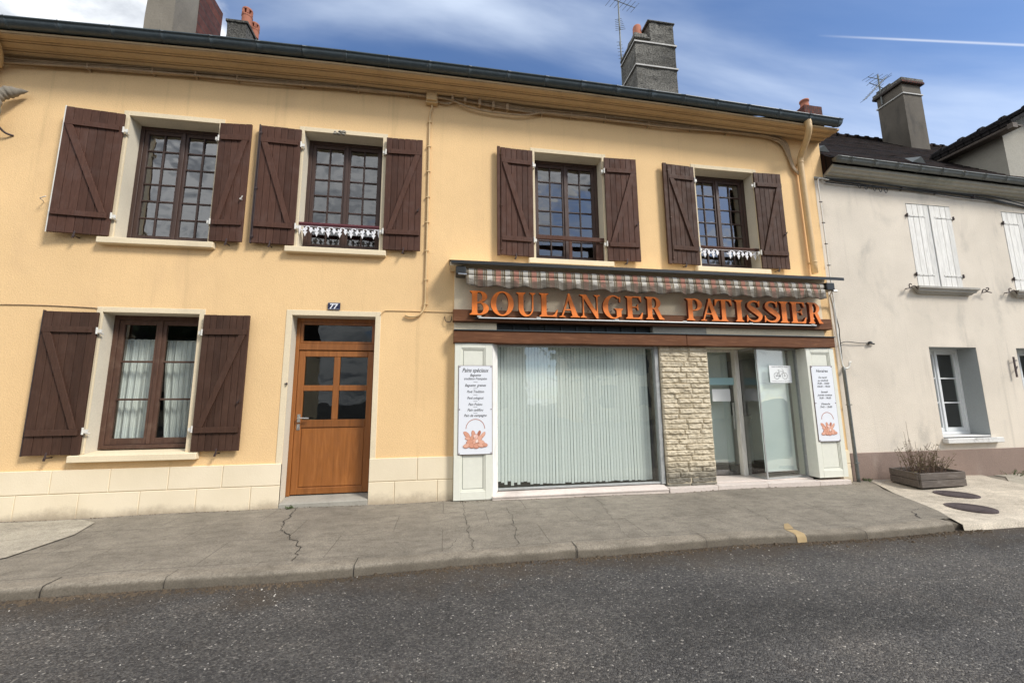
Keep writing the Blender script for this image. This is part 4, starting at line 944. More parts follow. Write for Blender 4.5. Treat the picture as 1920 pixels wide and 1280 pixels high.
# papers on the glass
def textmesh(body, size, shear=.0, align='CENTER', offset=0.0):
    cu = bpy.data.curves.new('t', 'FONT'); cu.body = body; cu.size = size; cu.shear = shear; cu.align_x = align; cu.offset = offset; cu.resolution_u = 3; cu.fill_mode = 'FRONT'
    o = bpy.data.objects.new('t', cu); C.objects.link(o); dg = bpy.context.evaluated_depsgraph_get(); me = bpy.data.meshes.new_from_object(o.evaluated_get(dg))
    vs = [tuple(v.co) for v in me.vertices]; fs = [tuple(p.vertices) for p in me.polygons]
    bpy.data.objects.remove(o); bpy.data.curves.remove(cu); bpy.data.meshes.remove(me); return vs, fs
def put_text(mb, body, x, z, y, size, shear=.25, width=None, offset=0.0):
    vs, fs = textmesh(body, size, shear, offset=offset)
    if not vs: return
    lo, hi = min(v[0] for v in vs), max(v[0] for v in vs); k = width/(hi-lo) if width else 1
    mb.add([(x+(v[0]-(lo+hi)/2)*k, y, z+v[1]) for v in vs], fs)
t = thing('bicycle_notice', (5.60, .04, 1.61), 'white paper notice with a bicycle drawing, on the shop entrance glass', 'notice')
def onfront(x): return .008+(x-5.115)/(5.93-5.115)*.092-.012     # y of the front light's outer face
def tilt_pts(mb): mb.v = [(x, onfront(x)+y, z) for x, y, z in mb.v]; return mb
mb = MB(); mb.box(5.335, 5.80, -.002, .0, 1.625, 1.915); obj('sheet', tilt_pts(mb), m_paper, t)
mb = MB()
def ln(mb, x0, z0, x1, z1, w=.004, y=-.0035):
    d = Vector((x1-x0, z1-z0)).normalized(); nn = Vector((-d.y, d.x))*w/2
    mb.add([(x0+nn.x, y, z0+nn.y), (x0-nn.x, y, z0-nn.y), (x1-nn.x, y, z1-nn.y), (x1+nn.x, y, z1+nn.y)], [(0, 1, 2, 3)])
def circ(mb, cx, cz, r_, w=.004, y=-.0035, n=28):
    A = [(cx+r_*math.cos(t*6.2832/n), y, cz+r_*math.sin(t*6.2832/n)) for t in range(n)]; B = [(cx+(r_-w)*math.cos(t*6.2832/n), y, cz+(r_-w)*math.sin(t*6.2832/n)) for t in range(n)]
    mb.add(A+B, [(t, (t+1) % n, n+(t+1) % n, n+t) for t in range(n)])
wx1, wx2, wz, r_ = 5.48, 5.655, 1.74, .058
for cx in (wx1, wx2):
    circ(mb, cx, wz, r_, .005); circ(mb, cx, wz, .008, .004)
    for k in range(10): a = k*math.pi/5; ln(mb, cx+.008*math.cos(a), wz+.008*math.sin(a), cx+.054*math.cos(a), wz+.054*math.sin(a), .0012)
bb = (5.555, 1.735); st = (5.528, 1.835); hd = (5.628, 1.83)
for p, q in ((bb, (wx1, wz)), ((wx1, wz), (5.535, 1.81)), (bb, (5.531, 1.83)), ((5.537, 1.812), (5.625, 1.818)), (bb, (5.625, 1.812)), ((5.622, 1.848), (wx2, wz)), ((5.512, 1.838), (5.552, 1.838)), ((5.62, 1.85), (5.60, 1.856))): ln(mb, p[0], p[1], q[0], q[1], .005)
circ(mb, bb[0], bb[1], .014, .004)
put_text(mb, 'Atelier du VELO le 14 juin', 5.56, 1.885, -.0035, .024, 0, .34); put_text(mb, 'entretien, conseils et reparation', 5.56, 1.648, -.0035, .018, 0, .38)
mb2 = MB(); mb2.v = mb.v; mb2.f = mb.f; mb2.mi = mb.mi
obj('bicycle_drawing', tilt_pts(mb2), m_ink, t)
mb = MB(); mb.box(4.555, 4.90, .446, .449, 1.325, 1.535); tag(obj('paper_notice', mb, m_paper, origin=(4.73, .447, 1.33)), 'plain pale paper sheet stuck below the blue band on the glazed shop door', 'notice')
# ---------------- enamel style sign panels
def sign_panel(x0, x1, z0, z1, y, label, lines, bx):
    t = thing('sign_panel', ((x0+x1)/2, y, z0), label, 'sign', 'bread shop sign panels')
    mb = MB(); mb.box(x0, x1, y-.006, y, z0, z1); obj('sign_edge', mb, m_border, t, bevel=.001)
    mb = MB(); mb.box(x0+.007, x1-.007, y-.0085, y-.0062, z0+.007, z1-.007); obj('sign_face', mb, m_signwhite, t)
    mb = MB(); cx = (x0+x1)/2
    for (s, zz, sz, w, bo) in lines: mb = MB(); put_text(mb, s, cx, zz, y-.0095, sz, .32, w, max(bo*.8, .0006)); obj('lettering', mb, m_ink, t)
    for px, pz_ in ((x0+.02, z1-.02), (x1-.02, z1-.02), (x0+.02, z0+.02), (x1-.02, z0+.02), (x0+.02, (z0+z1)/2), (x1-.02, (z0+z1)/2)):
        mb = MB(); mb.tube([(px, y-.0085, pz_), (px, y-.013, pz_)], .008, 8); obj('screw', mb, m_border, t)
    # printed basket of loaves
    rnd = random.Random(9); mb = MB(); zc = z0+.17; W_ = (x1-x0)*.40
    A = arcpts(cx, zc+.185, W_*.70, 0, 180, 20); B = arcpts(cx, zc+.185, W_*.70-.009, 0, 180, 20); mb.strip(A, B, y-.0098, y-.0090, mi=1)
    def loaf(px, pz_, a, b_, rot, mi, k):
        P = []
        for q in range(16):
            tt = q*math.pi/8; ex = a*math.cos(tt)*(1+.06*math.sin(3*tt)); ez = b_*math.sin(tt)
            P.append((px+ex*math.cos(rot)-ez*math.sin(rot), pz_+ex*math.sin(rot)+ez*math.cos(rot)))
        mb.prism(P, y-.0100-k*.00022, y-.0092, mi)
    L_ = [(-.62, .26, .20, .07, 2.3, 2), (.55, .24, .18, .055, .9, 3), (-.15, .30, .15, .06, 1.7, 2), (.28, .31, .13, .05, 1.2, 1), (-.5, .12, .16, .05, 2.9, 3), (.02, .17, .13, .11, 0, 4), (-.25, .15, .12, .06, 1.2, 2), (.33, .14, .14, .07, .8, 3), (.0, .02, .18, .09, 0, 3), (-.40, -.0, .16, .08, .2, 2), (.42, -.0, .16, .07, -.3, 3), (-.62, -.12, .17, .07, .3, 3), (-.25, -.12, .14, .08, -.1, 2), (.10, -.13, .15, .08, .2, 2), (.44, -.12, .17, .06, -.2, 3), (.72, -.10, .12, .06, -.3, 2), (.12, .03, .09, .05, 1.1, 5), (-.05, .19, .05, .03, .5, 5)]
    for k, (u, v_, a, b_, rot, mi) in enumerate(L_): 
        loaf(cx+u*W_*.98, zc+v_*W_*2.0, a*W_*1.9*.86, b_*W_*2.3, rot, 1, 2*k); loaf(cx+u*W_*.98, zc+v_*W_*2.0+.003, a*W_*1.9*.78, b_*W_*2.3*.84, rot, mi, 2*k+1)
    obj('bread_basket_print', mb, [m_border, BR[0], BR[1], BR[2], BR[3], BR[4]], t)
    return t
BR = [flat('crust_brown', (.42, .15, .09)), flat('crust_salmon', (.68, .33, .22)), flat('crust_peach', (.76, .42, .30)), flat('crust_pink', (.80, .52, .44)), flat('crumb_pale', (.85, .68, .60))]
dl = '\u2013\u2013'
L1 = [('Pains spéciaux', 1.775, .082, .38, .0012), ('Baguette', 1.715, .052, .155, 0), ('tradition Française', 1.665, .050, .325, 0), (dl, 1.622, .04, .06, .001), ('Baguette  graines', 1.570, .052, .30, 0), (dl, 1.532, .04, .06, .001), ('Pavé Tradition', 1.480, .052, .245, 0), (dl, 1.440, .04, .06, .001), ('Pavé solognot', 1.390, .052, .235, 0), (dl, 1.350, .04, .06, .001), ('Pain Poitou', 1.300, .052, .20, 0), (dl, 1.268, .04, .06, .001), ('Pain cadillou', 1.222, .052, .225, 0), (dl, 1.185, .04, .06, .001), ('Pain de campagne', 1.145, .052, .32, 0)]
sign_panel(.178, .665, .622, 1.872, -.122, 'white sign panel headed Pains spéciaux, with a bread basket, on the left pilaster', L1, 0)
L2 = [('Horaires', 1.790, .070, .23, .001), ('Du mardi', 1.690, .045, .16, 0), ('au vendredi', 1.640, .045, .20, 0), ('7h30 - 13h00', 1.590, .045, .23, 0), ('15h30 - 19h30', 1.540, .045, .25, 0), ('Samedi', 1.450, .045, .13, 0), ('Journée continue', 1.400, .045, .28, 0), ('7h30 - 19h30', 1.350, .045, .23, 0), ('Dimanche', 1.255, .045, .17, 0), ('7h45 - 13h00', 1.205, .045, .23, 0)]
sign_panel(5.985, 6.40, .665, 1.90, -.122, 'white sign panel headed Horaires, with a bread basket, on the right pilaster', L2, 0)
# house number
t = thing('house_number', (-1.58, -.012, 2.645), 'small dark blue enamel plate with white number 77 above the brown front door', 'number plate')
mb = MB(); mb.box(-1.668, -1.502, -.022, -.0085, 2.662, 2.765); obj('plate', mb, m_navy, t, bevel=.003)
mb = MB(); put_text(mb, '77', -1.585, 2.678, -.0235, .10, .12, .115, .003)
for a_ in ((-1.662, -1.508, 2.667, 2.6695), (-1.662, -1.508, 2.7575, 2.760)): mb.add([(a_[0], -.0232, a_[2]), (a_[1], -.0232, a_[2]), (a_[1], -.0232, a_[3]), (a_[0], -.0232, a_[3])], [(0, 1, 2, 3)])
obj('numerals', mb, m_enamel, t)

# ---------------- BOULANGER PATISSIER letters
def stem(a, b_, s=.09, top=True, bot=True, z0=0, z1=1, sl=None, sr=None):
    sl = s if sl is None else sl; sr = s if sr is None else sr
    P = []
    if bot: P += [(a-sl, z0), (b_+sr, z0), (b_+sr, z0+.035), (b_+.02, z0+.075), (b_, z0+.13)]
    else: P += [(a, z0), (b_, z0)]
    if top: P += [(b_, z1-.13), (b_+.02, z1-.075), (b_+sr, z1-.035), (b_+sr, z1), (a-sl, z1), (a-sl, z1-.035), (a-.02, z1-.075), (a, z1-.13)]
    else: P += [(b_, z1), (a, z1)]
    if bot: P += [(a, z0+.13), (a-.02, z0+.075), (a-sl, z0+.035)]
    return ('p', P)
def el(cx, cz, rx, rz, a0, a1, n=22): return [(cx+rx*math.cos(R(a0+(a1-a0)*k/n)), cz+rz*math.sin(R(a0+(a1-a0)*k/n))) for k in range(n+1)]
def bar(x0, x1, z0, z1): return ('p', [(x0, z0), (x1, z0), (x1, z1), (x0, z1)])
def sstroke():
    c = [(.70, .80), (.58, .93), (.40, .965), (.21, .87), (.20, .71), (.38, .56), (.57, .43), (.70, .27), (.62, .10), (.40, .035), (.20, .09), (.06, .25)]
    w = [.045, .06, .07, .13, .20, .25, .25, .20, .13, .07, .06, .045]
    Q = smooth_pts([(x, z, 0) for x, z in c], 5); A, B = [], []
    for i, p in enumerate(Q):
        d = (Q[min(i+1, len(Q)-1)]-Q[max(0, i-1)]).normalized(); n_ = Vector((-d.y, d.x, 0)); t_ = i/(len(Q)-1)*(len(w)-1); k = min(int(t_), len(w)-2); ww = w[k]+(w[k+1]-w[k])*(t_-k)
        A.append(((p+n_*ww/2).x, (p+n_*ww/2).y)); B.append(((p-n_*ww/2).x, (p-n_*ww/2).y))
    return ('s', A, B)
G_ = {
 'I': (.44, [stem(.11, .33)]),
 'L': (.82, [stem(.10, .32), ('p', [(.30, .0), (.74, 0), (.81, .30), (.765, .30), (.66, .11), (.56, .06), (.30, .055)])]),
 'B': (.80, [stem(.10, .32, sr=.02), bar(.30, .42, .945, 1), bar(.30, .44, .49, .545), bar(.30, .44, 0, .055), ('s', el(.40, .765, .33, .235, 90, -90), el(.38, .765, .14, .18, 90, -90)), ('s', el(.42, .272, .38, .272, 90, -90), el(.40, .272, .17, .217, 90, -90))]),
 'P': (.80, [stem(.11, .33, sr=.08), bar(.30, .46, .945, 1), bar(.32, .46, .44, .49), ('s', el(.43, .72, .37, .28, 90, -90), el(.42, .72, .16, .228, 90, -90))]),
 'R': (.88, [stem(.10, .32, sr=.07), bar(.30, .42, .945, 1), bar(.31, .44, .46, .51), ('s', el(.40, .73, .35, .27, 90, -90), el(.39, .73, .15, .22, 90, -90)), ('p', [(.40, .50), (.60, .54), (.80, .10), (.90, .04), (.90, 0), (.66, 0)])]),
 'O': (.97, [('c', el(.485, .5, .485, .52, 0, 360, 44)[:-1], el(.485, .5, .255, .465, 0, 360, 44)[:-1])]),
 'U': (.86, [stem(.11, .33, bot=False, z0=.36), stem(.70, .765, bot=False, z0=.36, s=.09), ('s', el(.4375, .365, .3275, .385, 180, 360), el(.515, .365, .185, .31, 180, 360))]),
 'A': (.92, [('p', [(.10, .03), (.165, .03), (.47, .86), (.44, 1.01), (.42, 1.01)]), ('p', [(.40, 1.02), (.485, 1.02), (.85, .03), (.60, .03), (.38, .86)]), bar(.21, .62, .29, .345), ('p', [(0, 0), (.27, 0), (.27, .032), (.17, .06), (.10, .06), (0, .032)]), ('p', [(.50, 0), (.93, 0), (.93, .032), (.86, .06), (.60, .06), (.50, .032)])]),
 'N': (.96, [stem(.13, .19, top=False, s=.10), ('p', [(.0, 1), (.30, 1), (.84, .16), (.84, -.03), (.76, -.03), (.13, .92), (.0, .965)]), stem(.775, .835, bot=False, s=.11, z0=.0)]),
 'G': (.95, [('s', el(.48, .5, .48, .52, 52, 312, 30), el(.51, .5, .27, .465, 52, 312, 30)), stem(.62, .84, bot=False, z0=.07, z1=.44, s=.09), ('p', [(.76, .72), (.81, .70), (.82, .98), (.79, .98), (.74, .90)])]),
 'E': (.81, [stem(.10, .32, sr=.02), ('p', [(.30, .945), (.62, .945), (.72, .74), (.765, .74), (.745, 1), (.30, 1)]), bar(.31, .56, .495, .55), ('p', [(.52, .495), (.575, .38), (.61, .38), (.61, .66), (.575, .66), (.52, .55)]), ('p', [(.30, 0), (.75, 0), (.81, .28), (.765, .28), (.66, .10), (.56, .055), (.30, .055)])]),
 'T': (.90, [stem(.34, .56, top=False), ('p', [(.02, 1), (.88, 1), (.90, .70), (.86, .70), (.76, .90), (.68, .945), (.22, .945), (.14, .90), (.04, .70), (0, .70)])]),
 'S': (.78, [sstroke(), ('p', [(.64, .70), (.69, .70), (.72, 1.0), (.69, 1.0), (.60, .90)]), ('p', [(.04, 0), (.07, 0), (.14, .10), (.10, .32), (.055, .32)])]),
}
def glyph(ch, xa, xb, zb, zt, yf, yb):
    wid, parts = G_[ch]; k = (xb-xa)/wid; h = zt-zb; mb = MB(); f = lambda P: [(xa+x*k, zb+z*h) for x, z in P]
    for i, p in enumerate(parts):
        y0, y1 = yf+i*.0006, yb-i*.0006
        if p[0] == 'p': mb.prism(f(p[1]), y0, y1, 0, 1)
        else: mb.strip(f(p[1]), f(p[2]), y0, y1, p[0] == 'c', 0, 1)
    # back faces dark too
    return mb
t = thing('shop_sign', (3.3, -.10, 2.6), 'big orange raised serif letters reading BOULANGER PATISSIER below the striped awning', 'shop sign')
LX = [('B', .326, .613), ('O', .638, .985), ('U', 1.017, 1.319), ('L', 1.372, 1.667), ('A', 1.684, 2.006), ('N', 2.012, 2.345), ('G', 2.381, 2.724), ('E', 2.752, 3.044), ('R', 3.089, 3.394),
      ('P', 3.782, 4.074), ('A', 4.036, 4.385), ('T', 4.300, 4.612), ('I', 4.651, 4.818), ('S', 4.850, 5.150), ('S', 5.178, 5.480), ('I', 5.480, 5.662), ('E', 5.690, 5.995), ('R', 6.030, 6.303)]
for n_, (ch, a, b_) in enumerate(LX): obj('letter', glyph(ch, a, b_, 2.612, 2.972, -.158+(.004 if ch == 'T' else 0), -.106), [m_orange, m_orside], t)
mb = MB()
for ch, a, b_ in LX:
    for zz in (2.74, 2.86): mb.tube([((a+b_)/2, -.108, zz), ((a+b_)/2, -.02, zz)], .004, 5)
obj('fixing_pin', mb, m_black, t)
# light strip under the letters
t = thing('strip_light', (3.3, -.14, 2.57), 'long thin white lighting tube in front of the upper beam below the orange letters', 'light')
mb = MB(); mb.tube([(.46, -.15, 2.570), (6.17, -.15, 2.578)], .0095, 8); obj('tube', mb, m_pvc, t)
mb = MB(); mb.box(.40, 6.2, -.135, -.108, 2.560, 2.572); obj('tube_housing', mb, m_black, t)
for x in (.47, 1.36, 2.6, 3.75, 4.93, 6.1): mb = MB(); mb.box(x-.03, x+.03, -.163, -.108, 2.584, 2.598); obj('tube_clip', mb, m_whitem, t)

# ---------------- awning
t = thing('awning', (3.2, -.28, 3.2), 'rolled-in striped awning with wavy dirty valance under its black hood above the bakery sign', 'awning')
mb = MB()
mb.add([(.03, .0, 3.47), (6.60, .0, 3.47), (6.60, .0, 3.44), (.03, .0, 3.44), (.055, -.36, 3.362), (6.60, -.36, 3.366), (6.60, -.36, 3.315), (.055, -.36, 3.311)], [(0, 1, 5, 4), (3, 7, 6, 2), (4, 5, 6, 7), (0, 4, 7, 3), (1, 2, 6, 5)])
obj('hood', mb, m_black, t, bevel=.003)
mb = MB(); mb.add([(.028, -.33, 3.372), (6.58, -.33, 3.378), (6.66, .0, 3.49), (.024, .0, 3.485)], [(0, 1, 2, 3)]); mb.add([(.022, .0, 3.40), (.022, -.33, 3.37), (.022, -.33, 3.378), (.022, .0, 3.49)], [(0, 1, 2, 3)])
mb.box(.03, 6.58, -.018, -.002, 3.372, 3.438); mb.prism([(.032, 3.30), (.20, 3.30), (.20, 3.31), (.032, 3.36)], -.30, -.02)
obj('hood_lining', mb, m_signboard, t)
for q_ in ((.118, .262, -.33, -.12, 3.165, 3.285), (6.265, 6.42, -.34, -.12, 3.15, 3.28)): mb = MB(); mb.box(*q_); obj('end_bracket', mb, m_black, t, bevel=.012, seg=2)
mb = MB(); mb.tube([(.15, -.352, 3.158), (.275, -.352, 3.155)], .013, 8); mb.tube([(6.36, -.352, 3.13), (6.43, -.352, 3.13)], .016, 8); mb.tube([(6.40, -.30, 3.15), (6.46, -.2, 3.09)], .01, 8); obj('front_bar_end', mb, m_steel, t)
mb = MB(); nx = 260; prof = []
for k in range(9): a = R(110-k*26); prof.append((-.235-.072*math.sin(R(k*26-20))*1.0, 3.215+.072*math.cos(R(k*26-20))))
for i in range(nx+1):
    x = .272+(6.262-.272)*i/nx
    for k, (y, z) in enumerate(prof): w = noise.noise(Vector((x*2.2, k*.5, 0)))*.006; mb.v.append((x, y+w, z+w))
m_ = len(prof)
for i in range(nx):
    for k in range(m_-1): a = i*m_+k; mb.f.append((a, a+m_, a+m_+1, a+1)); mb.mi.append(0)
obj('rolled_cloth', mb, m_cloth, t, smooth=True, origin=(0, -.3, 3.14))
mb = MB(); nz_ = 8; wl = .2665
for i in range(nx*2+1):
    x = .272+(6.262-.272)*i/(nx*2)
    drop = .165+.013*math.cos(2*math.pi*(x-.10)/.40)+.010*noise.noise(Vector((x*5, 3, 0)))+.02*noise.noise(Vector((x*.9, 8, 0)))
    for k in range(nz_+1):
        v_ = k/nz_; y = -.318-.012*v_+(.022*math.sin(x*15.5+2*noise.noise(Vector((x*1.1, 0, 0))))+.012*math.sin(x*41+1))*v_**1.3; y += noise.noise(Vector((x*9, v_*4, 3)))*.012*v_
        mb.v.append((x-.02*v_*(1 if x > 6.0 else 0)*noise.noise(Vector((x*4, 1, 1))), y, 3.158-drop*v_))
for i in range(nx*2):
    for k in range(nz_): a = i*(nz_+1)+k; mb.f.append((a, a+nz_+1, a+nz_+2, a+1)); mb.mi.append(0)
o = obj('valance', mb, m_cloth, t, smooth=True, origin=(0, -.3, 3.14)); s_ = o.modifiers.new('thickness', 'SOLIDIFY'); s_.thickness = .004

# ================================================================ CABLES, PIPES
def cable(pts, r_, mat, name, label, cat='cable', group=None, clips=None, n=5, clipmat=None, jitter=0, seg=6):
    t = MB(); P = smooth_pts(pts, n)
    if jitter: P = [p+Vector((0, noise.noise(p*1.7)*jitter, noise.noise(p*1.3+Vector((5, 5, 5)))*jitter)) for p in P]
    t.tube(P, r_, seg)
    o = obj(name, t, mat, smooth=True, origin=pts[0]); tag(o, label, cat, group)
    if clips:
        mb = MB()
        for (x, y, z, ax) in clips:
            if ax == 'v': mb.box(x-r_-.014, x+r_+.014, y-r_-.003, y+r_*.5, z-.007, z+.007)
            else: mb.box(x-.008, x+.008, y-r_-.006, y+r_*.5, z-r_-.014, z+r_+.014)
        obj('clip', mb, clipmat or mat, o)
    return o
cz = lambda x: interp([(-6, 5.985), (-5.1, 6.02), (-3.6, 6.09), (-1.6, 6.135), (-.6, 6.16), (.1, 6.155), (.6, 6.10), (1.1, 6.07), (2.3, 6.085), (4.0, 6.085), (5.3, 6.10), (5.75, 6.09)], x)
def bundle(name, loc, label, mat, strands, clips, clipmat):
    t = thing(name, loc, label, 'cables')
    for pts, r_ in strands: mb = MB(); mb.tube(smooth_pts(pts, 4), r_, 7); obj('strand', mb, mat, t, smooth=True)
    for (x, y, z, w, h, d) in clips: mb = MB(); mb.box(x-w, x+w, y-d, .0 if y < .02 else y+.03, z-h, z+h); obj('clamp', mb, clipmat, t, bevel=.004)
    return t
st_ = []
for k, (dz_, ph, rr) in enumerate(((0, 0, .017), (.030, 2, .014), (-.026, 4, .015), (.014, 5, .019), (-.010, 7, .012), (.040, 3, .009))):
    pts = []; x = -6.6
    while x < 5.8:
        spread = 1+1.3*max(0, 1-abs(x-.65)/.8)
        pts.append((x, -.035-.016*(k % 3), cz(x)+dz_*spread+.014*math.sin(x*1.9+ph)-(.05 if k == 2 and .1 < x < 1.2 else 0))); x += .3
    tail = [(6.02+.018*k-.03, -.04-.01*(k % 3), 5.98+.01*k), (6.14+.012*k-.02, -.04, 5.72), (6.20+.01*k-.02, -.05, 5.50), (6.315+.006*k, -.06, 5.36)]
    st_.append((pts+tail, rr))
bundle('cable_bundle', (0, -.03, 6.1), 'painted cable bundle running under the cornice of the yellow house', m_cable, st_, [(q, -.03, cz(q), .009, .045, .05) for q in (-5.0, -4.2, -3.65, -3.1, -2.2, -1.4, -.65, 1.5, 2.0, 2.6, 3.4, 4.2, 4.9)]+[(q, -.03, cz(q)+.005, .022, .055, .075) for q in (.04, .24, .47, .69, .92)], m_cable)
mb = MB(); mb.box(-.375, -.195, -.085, .0, 6.02, 6.20); t = tag(obj('junction_box', mb, m_pipe, origin=(-.285, 0, 6.02), bevel=.008, seg=2), 'square painted electrical box at the top of the facade between two upper windows', 'electrical box')
mb = MB(); mb.box(-.362, -.208, -.12, -.0855, 6.045, 6.185); mb.tube([(-.285, -.12, 6.13), (-.285, -.126, 6.13)], .012, 10); obj('box_lid', mb, m_pipe, t, bevel=.006)
cable([(-.285, -.03, 6.02), (-.285, -.03, 5.95), (-.312, -.02, 5.80), (-.312, -.02, 5.0), (-.314, -.02, 4.0), (-.318, -.02, 3.0), (-.32, -.022, 2.80), (-.345, -.03, 2.68), (-.42, -.035, 2.60), (-.52, -.035, 2.585), (-.60, -.03, 2.605)], .017, m_pipe, 'wall_conduit', 'thin painted conduit dropping from the junction box down the middle of the yellow wall', 'conduit', clips=[(-.312, -.02, z, 'v') for z in (5.72, 5.3, 4.88, 4.46, 4.05, 3.6, 3.15, 2.78)])
cable([(-.19, -.03, 6.08), (-.05, -.04, 6.06), (.03, -.04, 6.10), (.12, -.04, 6.12)], .016, m_cable, 'wall_cable', 'short thick painted cable looping from the right side of the junction box to the bundle')
cable([(-.945, -.015, 2.60), (-.90, -.014, 2.655), (-.80, -.008, 2.672), (.0, -.008, 2.672), (.09, -.012, 2.672)], .006, m_pipe, 'wall_cable', 'thin painted cable running from the front door surround to the shop beam')
cable([(-6.5, -.008, 2.60), (-5.3, -.008, 2.625), (-4.6, -.008, 2.610), (-4.50, -.014, 2.60)], .006, m_cable, 'wall_cable', 'thin painted cable at the far left leading to the ground-floor window surround')
cable([(-.03, -.01, 2.61), (-.02, -.04, 2.54), (.02, -.05, 2.515), (.06, -.05, 2.53), (.07, -.05, 2.60)], .006, m_iron, 'wall_hook', 'small dark iron hook on the yellow wall beside the left end of the shop beam', 'hook')
# downpipe of the yellow house
t = thing('downpipe', (6.35, -.08, 3.4), 'cream painted downpipe with a swan neck at the right end of the yellow house', 'downpipe')
mb = MB(); mb.tube(smooth_pts([(6.20, -.43, 6.13), (6.20, -.43, 6.02), (6.235, -.34, 5.90), (6.30, -.14, 5.74), (6.315, -.085, 5.66), (6.318, -.08, 5.5), (6.325, -.08, 5.0), (6.345, -.08, 3.52)], 6), .05, 14); obj('pipe', mb, m_pipe, t, smooth=True)
mb = MB()
for z in (5.60, 3.72): mb = MB(); mb.lathe((6.318 if z > 5 else 6.343, -.08, z), [(.054, -.014), (.058, 0), (.054, .014)], 14); mb.box(6.30, 6.33, -.05, .01, z-.012, z+.012); obj('pipe_bracket', mb, m_pipe, t); mb = MB()
mb = MB(); mb.tube([(6.18, -.43, 6.22), (6.20, -.43, 6.10)], [.058, .056], 14); obj('pipe_collar', mb, m_pipe, t)
# left edge: another downpipe end, wrapped cable head and bracket
cable([(-5.80, -.43, 6.12), (-5.82, -.42, 6.05), (-5.90, -.25, 6.02), (-6.02, -.09, 5.9), (-6.12, -.08, 5.6), (-6.14, -.08, 3.0)], .05, m_pipe, 'downpipe', 'cream painted downpipe swan neck cut off by the left edge of the photo', 'downpipe', seg=12)
t = thing('wrapped_cable', (-5.85, -.12, 5.35), 'grey cloth-wrapped cable head ending in a point at the left edge of the yellow wall', 'cable head')
mb = MB(); P = smooth_pts([(-5.90, -.16, 4.95), (-5.90, -.16, 5.14), (-5.90, -.16, 5.34), (-5.84, -.13, 5.45), (-5.75, -.10, 5.51), (-5.64, -.06, 5.56)], 6); nn = len(P)
mb.tube(P, [(.070 if i < nn*.72 else .070*(1-(i/(nn-1)-.72)/.28)+.004)*(1+.10*math.sin(i*1.9)) for i in range(nn)], 12); obj('wrapping', mb, m_chimtan, t, smooth=True)
cable([(-6.0, -.02, 5.10), (-5.9, -.10, 5.03), (-5.83, -.05, 4.94), (-5.77, -.0, 4.93)], .013, m_iron, 'wall_bracket', 'small rusty iron bracket at the left edge below the wrapped cable head', 'bracket')
cable([(-5.30, -.0, 4.02), (-5.28, -.05, 4.03), (-5.27, -.09, 4.035), (-5.20, -.10, 4.06)], .006, m_whitem, 'wall_hook', 'small pale hook on the wall left of the first upper shutter', 'hook')

# ================================================================ CHIMNEYS OF THE YELLOW HOUSE
def block(mb, x0, x1, y0, y1, z0, z1, tw=0, seed=0, n=10, amp=.012):
    """rough rendered shaft"""
    o = len(mb.v); ring_ = []
    for j in range(n+1):
        t_ = j/n; z = z0+(z1-z0)*t_; a, b_ = x0+tw*t_, x1-tw*t_; c, d = y0+tw*t_, y1-tw*t_
        P = []
        m = 5
        for k in range(m): P.append((a+(b_-a)*k/m, c))
        for k in range(m): P.append((b_, c+(d-c)*k/m))
        for k in range(m): P.append((b_-(b_-a)*k/m, d))
        for k in range(m): P.append((a, d-(d-c)*k/m))
        for (x, y) in P: q = noise.noise(Vector((x*7+seed, y*7, z*6)))*amp; mb.v.append((x+q, y+q, z))
    m4 = 20
    for j in range(n):
        for k in range(m4): a = o+j*m4+k; b_ = o+j*m4+(k+1) % m4; mb.f.append((a, b_, b_+m4, a+m4)); mb.mi.append(0)
    mb.f.append(tuple(o+n*m4+k for k in range(m4))); mb.mi.append(0)
    return mb
ch = obj('chimney', block(MB(), -5.555, -5.09, 1.5, 2.13, 7.2, 10.1), m_chimtan, YH)
obj('chimney', block(MB(), -5.555, -5.085, 2.14, 2.92, 7.6, 10.05, seed=4), m_brick, YH)
ch = obj('chimney', block(MB(), -4.185, -3.845, 1.5, 1.95, 7.2, 8.50, seed=7), m_chimgrey, YH)
mb = MB(); mb.box(-4.21, -3.82, 1.475, 1.975, 8.50, 8.56); obj('chimney_cap', mb, m_chimgrey, ch, bevel=.01)
def pot(x, y, z, r_, h, parent, slots=True, mat=None):
    mb = MB(); mb.lathe((x, y, z), [(r_, 0), (r_*.98, h*.45), (r_*1.08, h*.5), (r_*1.08, h*.56), (r_*.92, h*.6), (r_*.9, h*.82) if not slots else (r_*.9, h*.62)], 18)
    if slots:
        for k in range(6): a = k*math.pi/3; mb.box(x+r_*.85*math.cos(a)-.018, x+r_*.85*math.cos(a)+.018, y+r_*.85*math.sin(a)-.018, y+r_*.85*math.sin(a)+.018, z+h*.6, z+h*.84)
    mb.lathe((x, y, z), [(r_*1.0, h*.84), (r_*1.06, h*.88), (r_*1.0, h*.95), (r_*.7, h)], 18)
    return obj('chimney_pot', mb, mat or m_terra, parent, smooth=False)
pot(-3.905, 1.60, 8.56, .088, .36, ch); pot(-3.88, 1.86, 8.545, .078, .33, ch)
m_pale = paint('faded_white_strap', (.46, .45, .42), .7, dirt=.3)
